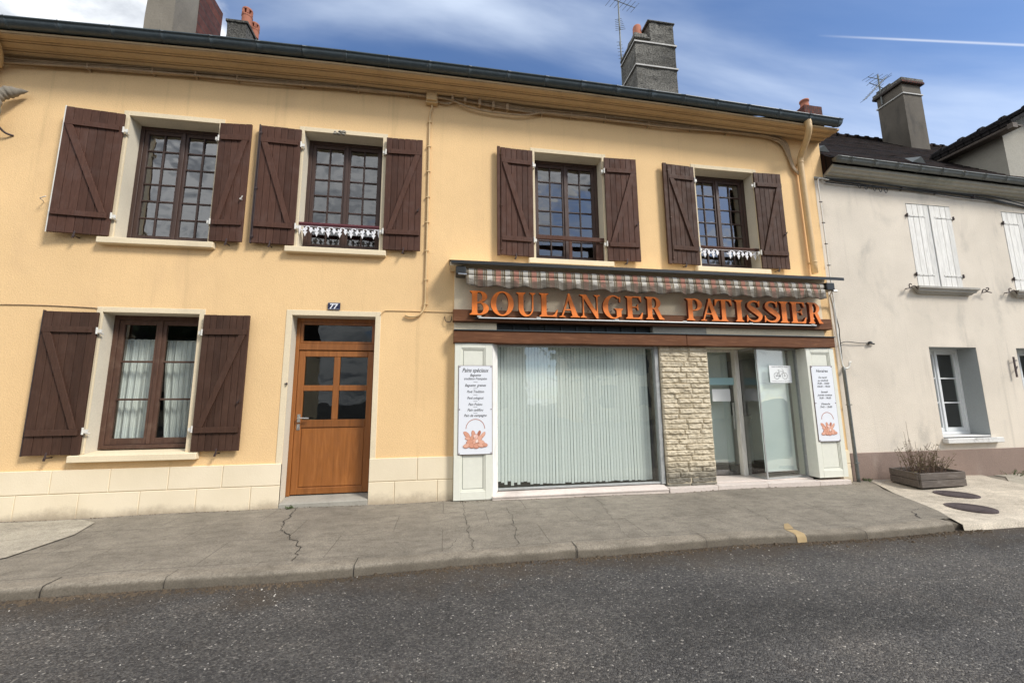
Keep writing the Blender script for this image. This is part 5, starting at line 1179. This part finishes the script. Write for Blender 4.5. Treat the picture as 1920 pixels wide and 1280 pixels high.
# the big lichen-covered stack
ch = obj('chimney', block(MB(), 4.905, 6.075, 3.0, 3.82, 8.3, 11.02, seed=3, amp=.03, n=18), m_chimgrey, YH)
block_ = block(MB(), 5.37, 6.07, 3.02, 3.80, 11.02, 11.62, seed=3, amp=.03); obj('chimney', block_, m_chimgrey, YH)
mb = MB(); mb.box(5.30, 6.11, 2.98, 3.84, 11.62, 11.67); obj('chimney_cap', mb, m_chimgrey, ch, bevel=.015)
mb = MB(); mb.box(4.86, 5.36, 2.95, 3.86, 11.02, 11.09); obj('chimney_cap', mb, m_chimgrey, ch, bevel=.015)
mb = block(MB(), 4.90, 5.34, 3.05, 3.5, 11.09, 11.30, tw=.04, seed=8, amp=.03); obj('chimney_top', mb, m_chimgrey, ch)
mb = MB(); mb.lathe((5.12, 3.25, 11.26), [(.13, 0), (.12, .12), (.115, .36), (.10, .40)], 16); obj('chimney_pot', mb, m_terra, ch, smooth=True)
mb = MB()
for z in (10.93, 10.22): mb.box(4.868, 6.112, 2.965, 3.86, z-.02, z+.02)
obj('chimney_band', mb, m_pale, ch)
# aerials
def aerial(name, x, y, z0, z1, booms, label, lean=0):
    t = thing(name, (x, y, z0), label, 'aerial')
    mb = MB(); mb.tube([(x, y, z0), (x+lean, y, z1)], .022, 8); obj('mast', mb, m_zinc, t)
    for (zc, ang, L, n_, el_, tilt_) in booms:
        mb = MB(); f = (zc-z0)/(z1-z0); c = Vector((x+lean*f, y-.02, zc)); d = Vector((math.cos(R(ang))*math.cos(R(tilt_)), math.sin(R(ang))*math.cos(R(tilt_)), math.sin(R(tilt_)))); s = Vector((-math.sin(R(ang)), math.cos(R(ang)), 0))
        mb.tube([c-d*L*.3, c+d*L*.7], .011, 6)
        for k in range(n_):
            p = c-d*L*.3+d*L*k/(n_-1); l_ = el_*(1-.35*k/n_); mb.tube([p-s*l_, p+s*l_], .006, 5)
        obj('boom', mb, m_zinc, t)
    return t
aerial('rooftop_aerial', 4.93, 3.9, 9.9, 14.0, [(11.4, 75, .9, 6, .10, 70), (12.3, 70, .9, 7, .14, 62), (13.15, 20, 1.0, 7, .25, 12)], 'tall thin television aerial mast standing left of the lichen-covered chimney', .0)
# ================================================================ WHITE HOUSE
WH = thing('white_house', (10, .04, 0), 'lower grey-white rendered house with closed white shutters and dark tiled roof', 'house')
YW = .04; WL, WR = 6.657, 17.5
WO = {'a': (8.675, 9.715, 3.40, 5.06), 'b': (10.985, 12.02, 3.40, 5.05), 'c': (8.69, 9.76, .66, 2.275), 'd': (10.71, 11.78, .66, 2.275), 'e': (13.6, 14.6, 3.4, 5.05), 'f': (13.4, 14.5, .66, 2.275)}
OPEN.update({'W'+k: v for k, v in WO.items()})
mb = MB(); hs = [(a, b_, c, d) for a, b_, c, d in WO.values()]
wall_cells(mb, WL, WR, -.3, 5.5, YW, hs); wall_cells(mb, WL, WR, -.3, 5.5, YW+.42, hs)
mb.add([(WR, YW, -.3), (WR, 8.5, -.3), (WR, 8.5, 5.5), (WR, YW, 5.5)], [(0, 1, 2, 3)]); mb.add([(WL, 8.5, -.3), (WR, 8.5, -.3), (WR, 8.5, 5.5), (WL, 8.5, 5.5)], [(0, 1, 2, 3)])
obj('wall', mb, m_white, WH)
for k, (a, b_, c, d) in WO.items():
    mb = MB(); y0, y1 = YW+.002, YW+.42
    if k in 'abe': y0 = YW+.05
    mb.add([(a, y0, c), (a, y1, c), (a, y1, d), (a, y0, d)], [(0, 1, 2, 3)]); mb.add([(b_, y0, c), (b_, y1, c), (b_, y1, d), (b_, y0, d)], [(0, 1, 2, 3)]); mb.add([(a, y0, d), (b_, y0, d), (b_, y1, d), (a, y1, d)], [(0, 1, 2, 3)]); mb.add([(a, YW, c-.001), (b_, YW, c-.001), (b_, y1, c+.01), (a, y1, c+.01)], [(0, 1, 2, 3)])
    if k in 'abe':
        mb.add([(a, YW, c), (a, y0, c), (a, y0, d), (a, YW, d)], [(0, 1, 2, 3)]); mb.add([(b_, YW, c), (b_, y0, c), (b_, y0, d), (b_, YW, d)], [(0, 1, 2, 3)]); mb.add([(a, YW, d), (b_, YW, d), (b_, y0, d), (a, y0, d)], [(0, 1, 2, 3)])
    obj('reveal', mb, m_greyrev, WH)
mb = MB(); mb.box(WL+.01, WR, .014, .2, -.2, .445); obj('plinth', mb, m_plinthpink, WH, bevel=.004)
mb = MB()
for (a, b_) in ((WL+.05, 10.3), (10.32, WR-.05)): 
    for (c, d) in ((-.05, 2.9), (2.95, 5.4)): mb.add([(a, .5, c), (b_, .5, c), (b_, 5, c), (a, 5, c), (a, .5, d), (b_, .5, d), (b_, 5, d), (a, 5, d)], [(4, 5, 6, 7), (0, 4, 7, 3), (1, 2, 6, 5), (3, 7, 6, 2), (0, 3, 2, 1)])
obj('interior_wall', mb, m_inwall, WH)
def white_shutter(x0, x1, z0, z1, side):
    mb = MB(); n = 4; pw = (x1-x0)/n; rnd = random.Random(int(x0*9))
    for i in range(n): dy = rnd.uniform(-.002, .002); mb.box(x0+i*pw+.0025, x0+(i+1)*pw-.0025, YW-.006+dy, YW+.02+dy, z0+rnd.uniform(0, .006), z1-rnd.uniform(0, .005))
    mb.box(x0+.004, x1-.004, YW+.008, YW+.014, z0+.01, z1-.01)
    o = obj('shutter', mb, m_whitew, WH, bevel=.004)
    for zz in (z1-.24, z0+.24):
        mb = MB(); h0, h1 = (x0-.02, x1-.10) if side < 0 else (x0+.10, x1+.02)
        mb.box(h0, h1, YW-.014, YW-.0075, zz-.016, zz+.016); hx = x0-.025 if side < 0 else x1+.025
        for k in range(4): xx = h0+.06+k*(h1-h0-.12)/3; mb.tube([(xx, YW-.014, zz), (xx, YW-.02, zz)], .009, 6)
        obj('strap_hinge', mb, m_whitew, o)
        mb = MB(); mb.tube([(hx, YW-.02, zz-.035), (hx, YW-.02, zz+.035)], .014, 8); mb.tube([(hx, YW+.01, zz), (hx+side*.03, YW-.02, zz)], .012, 6); obj('hinge_pin', mb, m_iron, o)
def scroll(x, z, s):
    mb = MB(); mb.tube(smooth_pts([(x, YW+.01, z), (x, YW-.07, z), (x+s*.05, YW-.09, z+.03), (x+s*.10, YW-.09, z+.035), (x+s*.13, YW-.09, z+.0), (x+s*.145, YW-.09, z-.03)], 4), .009, 6)
    mb.tube(smooth_pts([(x, YW-.07, z), (x-s*.03, YW-.09, z+.05), (x-s*.0, YW-.09, z+.075), (x+s*.03, YW-.09, z+.055)], 4), .008, 6); mb.tube([(x-s*.09, YW-.085, z-.02), (x, YW-.085, z-.005)], .009, 6)
    obj('shutter_stay', mb, m_iron, WH)
def stone_sill(a, b_, zt):
    mb = MB(); pr = [(.0, 0), (-.135, .0), (-.135, -.035), (-.12, -.04), (-.10, -.06), (-.095, -.085), (-.06, -.095), (-.045, -.12), (0.0, -.125)]
    n = len(pr)
    for x, s in ((a, 1), (b_, -1)):
        for (y, z) in pr: mb.v.append((x+s*max(0, (.135+y))*.9 if z < 0 else x, YW+y, zt+z))
    for k in range(n): mb.f.append((k, n+k, n+(k+1) % n, (k+1) % n)); mb.mi.append(0)
    mb.f += [tuple(range(n)), tuple(range(2*n-1, n-1, -1))]; mb.mi += [0, 0]
    obj('stone_sill', mb, m_stonesill, WH)
m_stonesill = plaster('weathered_stone', (.42, .40, .36), var=.12, sc=30, bs=.4, stain=(.16, .15, .14), stain_amt=.8)
m_sillw = plaster('peeling_white_sill', (.70, .69, .66), var=.05, sc=30, bs=.4, stain=(.13, .12, .11), stain_amt=.95, stsc=(1.5, 1.5, 3))
for k in 'abe':
    a, b_, c, d = WO[k]; m_ = (a+b_)/2
    white_shutter(a+.004, m_-.012, c, d-.012, -1); white_shutter(m_+.012, b_-.004, c, d-.012, 1)
    mb = MB(); mb.box(m_-.011, m_+.011, YW+.004, YW+.03, c, d-.01); obj('shutter_gap', mb, m_greyrev, WH)
    stone_sill(a-.17, b_+.18, c-.015); scroll(a-.30, c-.05, 1); scroll(b_+.42, c-.06, -1)
for k in 'cdf':
    a, b_, c, d = WO[k]
    window('W'+k, 1, 3, m_pvc, m_glass_low, fw_=.045, sw=.055, bar=.024, yd=YW+.29, parent=WH, zbase=.02)
    mb = MB(); mb.box(a-.03, b_+.14, YW-.09, YW, c-.10, c-.015); mb.box(a+.003, b_-.003, YW, YW+.30, c-.10, c+.018); obj('window_sill', mb, m_sillw, WH, bevel=.008)
    mb = MB(); mb.box(a+.02, b_-.35, YW+.39, YW+.41, c, 1.6) if k == 'c' else mb.box(a, b_, YW+.60, YW+.62, c-.2, 1.4); obj('window_lining', mb, flat('grey_lining'+k, (.16, .17, .17)), WH)
mb = MB(); mb.box(10.50, 10.53, YW-.06, YW-.045, 1.72, 2.10); mb.tube(smooth_pts([(10.51, YW-.05, 1.85), (10.58, YW-.03, 1.87), (10.66, YW, 1.93)], 4), .008, 6); mb.tube([(10.51, YW-.05, 2.04), (10.68, YW, 2.04)], .006, 6); obj('shutter_stay', mb, m_iron, WH)
# cornice, gutter, roof
WGZ = [(6.7, 5.655), (11.1, 5.56), (17.5, 5.46)]
prof = [(0, 0), (-.05, 0), (-.05, .02), (-.11, .03), (-.12, .055), (-.16, .06), (-.19, .10), (-.22, .105), (-.22, .16), (0, .16)]
mb = MB(); n = 30
for i in range(n+1):
    x = 6.885+(WR-6.885)*i/n; zc = interp(WGZ, x)-.215
    for (y, z) in prof: mb.v.append((x, YW+y, zc+z-.02))
m_ = len(prof)
for i in range(n):
    for k in range(m_-1): a = i*m_+k; mb.f.append((a, a+m_, a+m_+1, a+1)); mb.mi.append(0)
mb.f.append(tuple(range(m_))); mb.mi.append(0)
obj('cornice', mb, plaster('grey_white_cornice', (.42, .40, .34), var=.12, sc=20, bs=.3, stain=(.17, .18, .13), stain_amt=.6), WH)
wgz = lambda x: interp(WGZ, x)
gt = obj('gutter', gutter_mesh(6.87, WR, wgz, YW-.29, .058, .5), m_zinc, WH, smooth=True)
mb = MB(); nx, ny = 80, 30
RY, RZ0, RS = 4.0, 5.62, .93
for j in range(ny+1):
    for i in range(nx+1):
        x = 6.87+(18-6.87)*i/nx; y = -.27+(RY+.27)*j/ny; mb.v.append((x, y, RZ0+RS*(y+.27)+noise.noise(Vector((x*.8, y*.8, 0)))*.03-.012*(x-6.87)*(1-j/ny)*.6))
for j in range(ny):
    for i in range(nx): a = j*(nx+1)+i; mb.f.append((a, a+1, a+nx+2, a+nx+1)); mb.mi.append(0)
zr_ = RZ0+RS*(RY+.27); k = len(mb.v)
mb.add([(6.87, RY, zr_), (18, RY, zr_), (18, 8.6, 5.4), (6.87, 8.6, 5.4)], [(0, 1, 2, 3)]); mb.add([(6.872, -.27, RZ0), (6.872, RY, zr_), (6.872, 8.6, 5.4), (6.872, .1, 5.42)], [(0, 1, 2, 3)])
rf = obj('roof', mb, m_rooftile, WH)
mb = MB(); x = 6.9
while x < 18:
    mb.tube([(x, RY, zr_-.02), (x+.36, RY, zr_-.02)], [.105, .09], 10); mb.tube([(x-.02, RY, zr_-.02), (x+.05, RY, zr_-.02)], .125, 10); x += .37
obj('ridge_tile', mb, m_rooftile, rf)
mb = MB(); rnd = random.Random(12)      # individual raised tile courses near the eave
for j in range(34):
    y0 = -.29+j*.125
    if y0 > RY-.1: break
    x = 6.88+(j % 2)*.09
    while x < 17.9:
        w = .168; z = RZ0+RS*(y0+.27)-.012*(x-6.87)*(1-(y0+.27)/(RY+.27))*.6; l_ = .14; q = rnd.uniform(-.003, .006)
        if rnd.random() < .985: mb.add([(x, y0, z+.022+q), (x+w, y0, z+.022+q), (x+w, y0+l_, z+.012+RS*l_), (x, y0+l_, z+.012+RS*l_), (x, y0, z+.002), (x+w, y0, z+.002)], [(0, 1, 2, 3), (4, 5, 1, 0)])
        x += .178
obj('roof_tiles', mb, m_rooftile, rf)
for (x, y) in ((7.05, .25), (9.1, .1), (11.9, .12)):
    mb = MB(); z = RZ0+RS*(y+.27); mb.add([(x, y, z+.03), (x+.32, y, z+.03), (x+.30, y+.14, z+.20), (x+.02, y+.14, z+.20), (x+.16, y-.05, z+.13)], [(0, 4, 3), (4, 1, 2), (3, 4, 2), (0, 1, 4)]); obj('roof_vent', mb, m_zinc, rf)
# chimneys on the white house
m_chimdk = plaster('sooty_render', (.125, .11, .09), var=.2, sc=30, bs=.5, stain=(.06, .055, .05), stain_amt=.7, stsc=(2, 2, .6))
ch = obj('chimney', block(MB(), 13.50, 14.18, 3.0, 3.72, 8.0, 10.78, seed=5, amp=.012), m_chimdk, WH)
mb = MB(); mb.box(13.47, 14.21, 2.97, 3.75, 10.44, 10.475); obj('chimney_band', mb, m_pale, ch)
mb = MB(); mb.box(13.42, 14.26, 2.92, 3.80, 10.78, 10.86); obj('chimney_cap', mb, m_brick, ch, bevel=.012)
mb = MB(); mb.box(13.44, 14.24, 2.94, 3.78, 10.861, 10.95); obj('chimney_top', block(mb, 13.5, 13.9, 3.3, 3.7, 10.95, 11.05, amp=.02), m_chimgrey, ch)
aerial('rooftop_aerial', 13.46, 3.55, 10.5, 11.55, [(11.22, 184, 1.5, 10, .16, -43), (11.38, 190, .8, 5, .22, -8), (11.1, 170, .5, 4, .15, 25)], 'dark tangled television aerial leaning off the chimney of the white house')
ch = obj('chimney', block(MB(), 10.66, 11.28, 3.62, 4.25, 8.9, 10.22, seed=9, amp=.015), m_brick, WH)
mb = MB(); mb.lathe((10.93, 3.85, 10.2), [(.15, 0), (.12, .18), (.105, .30), (.13, .31), (.13, .36), (.09, .38)], 16); obj('chimney_pot', mb, m_terra, ch, smooth=True)
mb = MB(); mb.lathe((11.12, 3.85, 10.2), [(.10, 0), (.09, .12), (.08, .14)], 12); obj('chimney_pot', mb, m_terra, ch, smooth=True)
# dormer wing at the right: eave runs back from the street
DX0, DX1, DY0 = 10.86, 12.15, -.42
mb = MB(); mb.box(11.16, 14.2, -.10, 1.4, 5.62, 6.78); mb.prism([(11.16, 6.781), (13.25, 6.781), (12.15, 7.32)], -.10, 1.4)
dm = obj('dormer_wall', mb, m_cement, WH)
mb = MB(); z0, z1, t_ = 6.66, 7.36, .07
for (xa, za, xb, zb) in ((DX0, z0, DX1, z1), (DX1, z1, DX1+1.29, z0)):
    mb.add([(xa, DY0, za), (xb, DY0, zb), (xb, 2.6, zb), (xa, 2.6, za), (xa, DY0, za+t_), (xb, DY0, zb+t_), (xb, 2.6, zb+t_), (xa, 2.6, za+t_)], [(0, 1, 5, 4), (0, 3, 2, 1), (4, 5, 6, 7), (0, 4, 7, 3), (1, 2, 6, 5)])
dr = obj('dormer_roof', mb, m_slatetile, dm)
mb = MB(); y = DY0
while y < 2.6: mb.tube([(DX1, y, z1+.03), (DX1, min(y+.36, 2.6), z1+.03)], [.11, .095], 10); mb.tube([(DX1, y-.01, z1+.03), (DX1, y+.06, z1+.03)], .135, 10); y += .37
obj('ridge_tile', mb, m_slatetile, dr)
mb = MB()
for j in range(11):
    f_ = j/11; xa = DX0-.02+(DX1-DX0)*f_; za = z0+(z1-z0)*f_+t_; y = DY0
    while y < 2.55: mb.add([(xa, y, za+.025), (xa, y+.17, za+.025), (xa+.14, y+.17, za+.014+.14*.54), (xa+.14, y, za+.014+.14*.54), (xa, y, za), (xa, y+.17, za)], [(0, 1, 2, 3), (4, 5, 1, 0)]); y += .178
obj('roof_tiles', mb, m_slatetile, dr)
mb = MB(); mb.tube([(DX0+.04, DY0+.02, z0-.04), (DX0+.04, 1.3, z0-.04)], .03, 8); mb.box(DX0+.02, 11.15, DY0+.01, 1.3, z0-.03, z0-.005); mb.box(DX0-.02, DX0+.10, DY0-.02, DY0+.06, z0-.10, z0+.0); obj('eaves_board', mb, m_oldwood, dr)
# cables under the white house cornice, pipes on the boundary
st_ = []
for k, (dz_, ph, rr) in enumerate(((0, 0, .015), (-.035, 2, .012), (.025, 4, .011))):
    pts = []; x = 6.9
    while x < 17: pts.append((x, YW-.03-.01*k, interp(WGZ, x)-.275+dz_+.018*math.sin(x*2.1+ph)-.10*max(0, 1-abs(x-11.7)/1.0))); x += .3
    st_.append((pts, rr))
bundle('cable_bundle', (10, YW, 5.3), 'black cable bundle slung under the cornice of the white house', m_blackcable, st_, [(q, YW-.02, interp(WGZ, q)-.28, .012, .03, .03) for q in (8.6, 9.4, 10.3)], m_iron)
mb = MB()
for i, x in enumerate((7.62, 7.76, 7.95, 8.08, 8.20)):
    z = 5.33-.012*i
    mb.tube([(x+.045*math.cos(a_/12*6.283), YW-.05+.01*math.sin(a_*.7), z-.02+.055*math.sin(a_/12*6.283)) for a_ in range(13)], .006, 5)
tag(obj('cable_coil', mb, m_blackcable, origin=(7.9, YW, 5.3)), 'small black loops of spare cable hanging under the left end of the white house cornice', 'cable loops')
cable([(6.95, -.02, 5.36), (6.75, -.03, 5.37), (6.70, -.03, 5.30), (6.695, -.03, 5.0), (6.70, -.03, 4.2), (6.70, -.03, 3.55), (6.69, -.05, 3.0), (6.70, -.04, 2.4)], .011, m_whitem, 'wall_cable', 'pale cable running down the boundary between the yellow and the white house', clips=[(6.70, -.03, z, 'v') for z in (4.9, 4.5, 4.1, 3.7)], clipmat=m_iron)
cable([(6.46, -.2, 3.10), (6.60, -.09, 3.04), (6.675, -.04, 2.9), (6.685, -.04, 2.4), (6.70, -.04, 2.0), (6.72, -.04, 1.90), (6.78, -.04, 1.86), (6.84, -.04, 1.90), (6.86, -.04, 1.97), (6.89, -.04, 1.97)], .017, m_whitem, 'wall_cable', 'thick pale sheathed cable ending in a hooked loop above the grey pipe')
cable([(6.70, -.02, 2.98), (6.77, -.01, 2.6), (6.77, -.005, 2.44), (6.76, -.01, 2.15), (6.75, -.01, 1.95)], .007, m_blackcable, 'wall_cable', 'thin dark cable beside the pale sheathed cable on the boundary')
cable([(6.76, -.0, 2.30), (6.88, .0, 2.335), (7.05, .0, 2.325), (7.2, .01, 2.315), (7.36, .01, 2.32)], .007, m_blackcable, 'wall_cable', 'short dark wire going right from the boundary to a black fitting on the white wall')
mb = MB(); mb.lathe((7.40, .01, 2.30), [(.02, 0), (.04, .012), (.03, .04), (.015, .05)], 10); mb.tube([(7.36, -.0, 2.315), (7.48, .01, 2.305)], .014, 6); tag(obj('wire_fitting', mb, m_black, origin=(7.4, 0, 2.3)), 'small black wire fitting on the white wall right of the shopfront', 'fitting')
cable([(6.72, -.045, 1.88), (6.725, -.045, 1.4), (6.73, -.045, .7), (6.735, -.045, -.02)], .026, m_zinc, 'downpipe', 'slim grey pipe reaching the pavement at the boundary between the two houses', 'pipe', clips=[(6.725, -.045, 1.25, 'v'), (6.73, -.045, .3, 'v')], seg=12)
# ================================================================ PLANTER AND PLANTS
FL, FR_, BL, BR_ = Vector((7.06, -.71, 0)), Vector((7.93, -.69, 0)), Vector((7.22, -.17, 0)), Vector((8.08, -.14, 0))
t = thing('wooden_planter', (7.55, -.43, 0), 'low weathered grey wooden planter box with dry stalks in front of the brown plinth', 'planter')
def plank(P, Q, z0, z1, th, mat, par, name='plank'):
    mb = MB(); slab_between(mb, (P.x, P.y), (Q.x, Q.y), th, z0, z1); return obj(name, mb, mat, par, bevel=.006)
for k, (z0, z1) in enumerate(((.015, .118), (.124, .225))):
    plank(FL, FR_, z0, z1, .03, m_oldwood, t); plank(BL, BR_, z0, z1, .03, m_oldwood, t)
    d = (FL-BL).normalized()*.016; plank(FL-d, BL+d, z0+.001, z1+.002, .03, m_oldwood, t); plank(FR_-d, BR_+d, z0+.001, z1+.002, .03, m_oldwood, t)
mb = MB(); n = 10; vs = []
for j in range(n+1):
    for i in range(n+1):
        p = (FL.lerp(FR_, i/n)).lerp(BL.lerp(BR_, i/n), j/n); p = p+(Vector((7.57, -.43, 0))-p)*.05; vs.append((p.x, p.y, .185+noise.noise(p*6)*.025))
mb.add(vs, [(j*(n+1)+i, j*(n+1)+i+1, (j+1)*(n+1)+i+1, (j+1)*(n+1)+i) for j in range(n) for i in range(n)]); obj('soil', mb, m_soil, t, smooth=True)
def dry_plant(c, n, h, spread, label, seed, leaves=6, mat=None, matl=None, name='dry_plant', group=None, ls=.02, cat='plant'):
    rnd = random.Random(seed); t = thing(name, c, label, cat, group); sm, lm = MB(), MB()
    for _ in range(n):
        a = rnd.random()*6.28; r0 = rnd.random()*spread*.5; hh = h*rnd.uniform(.45, 1); ln_ = rnd.uniform(.1, .4)*spread
        p = [Vector((c[0]+r0*math.cos(a)+math.cos(a)*ln_*q**1.5+rnd.uniform(-.008, .008), c[1]+r0*math.sin(a)+math.sin(a)*ln_*q**1.5, c[2]+hh*q)) for q in (0, .25, .5, .75, 1)]
        sm.tube(p, [.0045, .004, .0032, .0025, .0015], 5, cap=False)
        for k in range(leaves):
            q = rnd.uniform(.3, 1); b_ = p[0].lerp(p[-1], q)+Vector((rnd.gauss(0, .015), rnd.gauss(0, .015), 0)); s = ls*rnd.uniform(.5, 1.3); d = Vector((rnd.gauss(0, 1), rnd.gauss(0, 1), rnd.gauss(0, .6))).normalized(); e = d.cross(Vector((rnd.gauss(0, 1), rnd.gauss(0, 1), 1))).normalized()
            lm.add([b_, b_+d*s+e*s*.35, b_+d*s*2, b_+d*s-e*s*.35], [(0, 1, 2, 3)])
    obj('stem', sm, mat or m_twig, t)
    if leaves: obj('leaf', lm, matl or m_leafdry, t)
dry_plant((7.38, -.48, .18), 4, .86, .16, 'tallest dry bare stalks standing up in the left half of the wooden planter', 3, 3, ls=.012)
dry_plant((7.36, -.45, .18), 22, .50, .42, 'dry leafy stalks spreading over the left end of the wooden planter', 1, 9)
dry_plant((7.60, -.42, .18), 44, .40, .45, 'low tangle of dry brown stalks in the middle of the wooden planter', 2, 7)
dry_plant((7.80, -.38, .18), 18, .30, .22, 'thin dry stalks at the right end of the wooden planter', 7, 4)
dry_plant((7.10, -.62, .18), 4, .10, .1, 'small dry sprigs hanging at the front left corner of the wooden planter', 9, 4)
for i, (x, y, s, lb) in enumerate(((-5.32, -.06, .10, 'low weed at the foot of the plinth at the far left'), (9.95, -.05, .14, 'small green weed at the foot of the brown plinth, right of the planter'), (8.25, -.02, .07, 'tiny weed just right of the wooden planter'), (6.95, -.02, .06, 'tiny weed between the grey pipe and the planter'), (-1.98, -.05, .035, 'tiny moss tuft by the left foot of the brown front door'))):
    dry_plant((x, y, pz(x, y)-.005), 12, s, s*1.8, lb, 20+i, 8, m_leafg, m_leafg, 'weed', None, .014, 'weed')
# yellow cement patch on the kerb
m_yc = plaster('yellow_cement', (.38, .28, .15), var=.3, sc=14, bs=.4)
kerb_run(3.60, 3.71, 'cement_repair', 1.0, m_yc, pav, .005, 0)
mb = MB(); pts = [(3.755, -1.75), (3.815, -1.74), (3.77, -1.83), (3.71, -1.925), (3.60, -1.925), (3.67, -1.84)]
n_ = len(pts); mb.add([(x, y, pz(x, y)+.004) for x, y in pts], [tuple(range(n_))])
obj('cement_repair', mb, m_yc, pav)
# ================================================================ ACROSS THE STREET (seen only in the reflections)
OH = thing('opposite_house', (1, -19, 0), 'plain rendered house with a steep roof across the street, seen only reflected in the glass', 'house')
mb = MB(); mb.box(-4, 5, -26, -19, -.2, 6.2); obj('wall', mb, m_white, OH)
mb = MB(); mb.add([(-4.3, -18.6, 6.0), (5.3, -18.6, 6.0), (3.2, -22.5, 10.2), (-2.2, -22.5, 10.2), (-4.3, -26.4, 6.0), (5.3, -26.4, 6.0)], [(0, 1, 2, 3), (4, 0, 3), (1, 5, 2), (5, 4, 3, 2)]); r_ = obj('roof', mb, m_slatetile, OH)
mb = MB(); mb.box(-1.8, -1.0, -22.8, -22.1, 9.5, 11.6); obj('chimney', mb, m_brick, r_)
mb = MB()
for x in (-2.8, -.2, 2.6):
    for z in (1.0, 3.9): mb.box(x, x+1.0, -19.02, -18.98, z, z+1.5)
obj('window', mb, m_black, OH)
for (a_, b_, lb) in ((-26, -10, 'long plain house across the street to the left, seen only reflected in the glass'), (9.5, 22, 'plain house across the street to the right, seen only reflected in the glass')):
    t = thing('opposite_house', (a_, -21, 0), lb, 'house')
    mb = MB(); mb.box(a_, b_, -28, -21, -.2, 5.2); obj('wall', mb, m_wall2, t)
    mb = MB(); mb.add([(a_-.3, -20.6, 5.0), (b_+.3, -20.6, 5.0), (b_+.3, -24.5, 8.4), (a_-.3, -24.5, 8.4), (a_-.3, -28.4, 5), (b_+.3, -28.4, 5)], [(0, 1, 2, 3), (3, 2, 5, 4), (0, 3, 4), (1, 5, 2)]); obj('roof', mb, m_rooftile, t)
    x = a_+1.2
    while x < b_-1.5:
        for z in (.9, 3.2): mb = MB(); mb.box(x, x+1, -21.02, -20.97, z, z+1.4); obj('window', mb, m_black, t)
        x += 2.6
def tree(x, y, h, r_, seed, label):
    rnd = random.Random(seed); t = thing('street_tree', (x, y, 0), label, 'tree', 'trees across the street'); mb = MB()
    mb.tube([(x, y, -.1), (x+.05, y, h*.3), (x-.05, y, h*.6), (x, y, h*.85)], [.24, .19, .12, .04], 10)
    for k in range(7): a = k*.9; z = h*(.35+.06*k); mb.tube([(x, y, z), (x+r_*.6*math.cos(a), y+r_*.6*math.sin(a), z+r_*.5)], [.08, .03], 6)
    obj('trunk', mb, m_bark, t); mb = MB()
    cl = [(Vector((rnd.gauss(0, 1), rnd.gauss(0, 1), rnd.gauss(0, .8))).normalized()*r_*rnd.uniform(.3, .85)) for _ in range(26)]
    for _ in range(2600):
        c = rnd.choice(cl); p = Vector((x, y, h*.66))+c+Vector((rnd.gauss(0, 1), rnd.gauss(0, 1), rnd.gauss(0, .8)))*r_*.17
        d = Vector((rnd.gauss(0, 1), rnd.gauss(0, 1), rnd.gauss(0, 1))).normalized(); e = d.cross(Vector((0, .3, 1))).normalized(); s = .13
        mb.add([p-d*s, p+e*s*.6, p+d*s, p-e*s*.6], [(0, 1, 2, 3)])
    obj('crown', mb, m_treeleaf, t)
tree(-13, -16, 7.5, 2.6, 1, 'leafy tree across the street left of the opposite house, seen only reflected')
tree(7.6, -15.5, 7.0, 2.4, 2, 'leafy tree across the street right of the opposite house, seen only reflected')
tree(13.5, -14, 8.0, 2.8, 3, 'taller leafy tree far right across the street, seen only reflected')
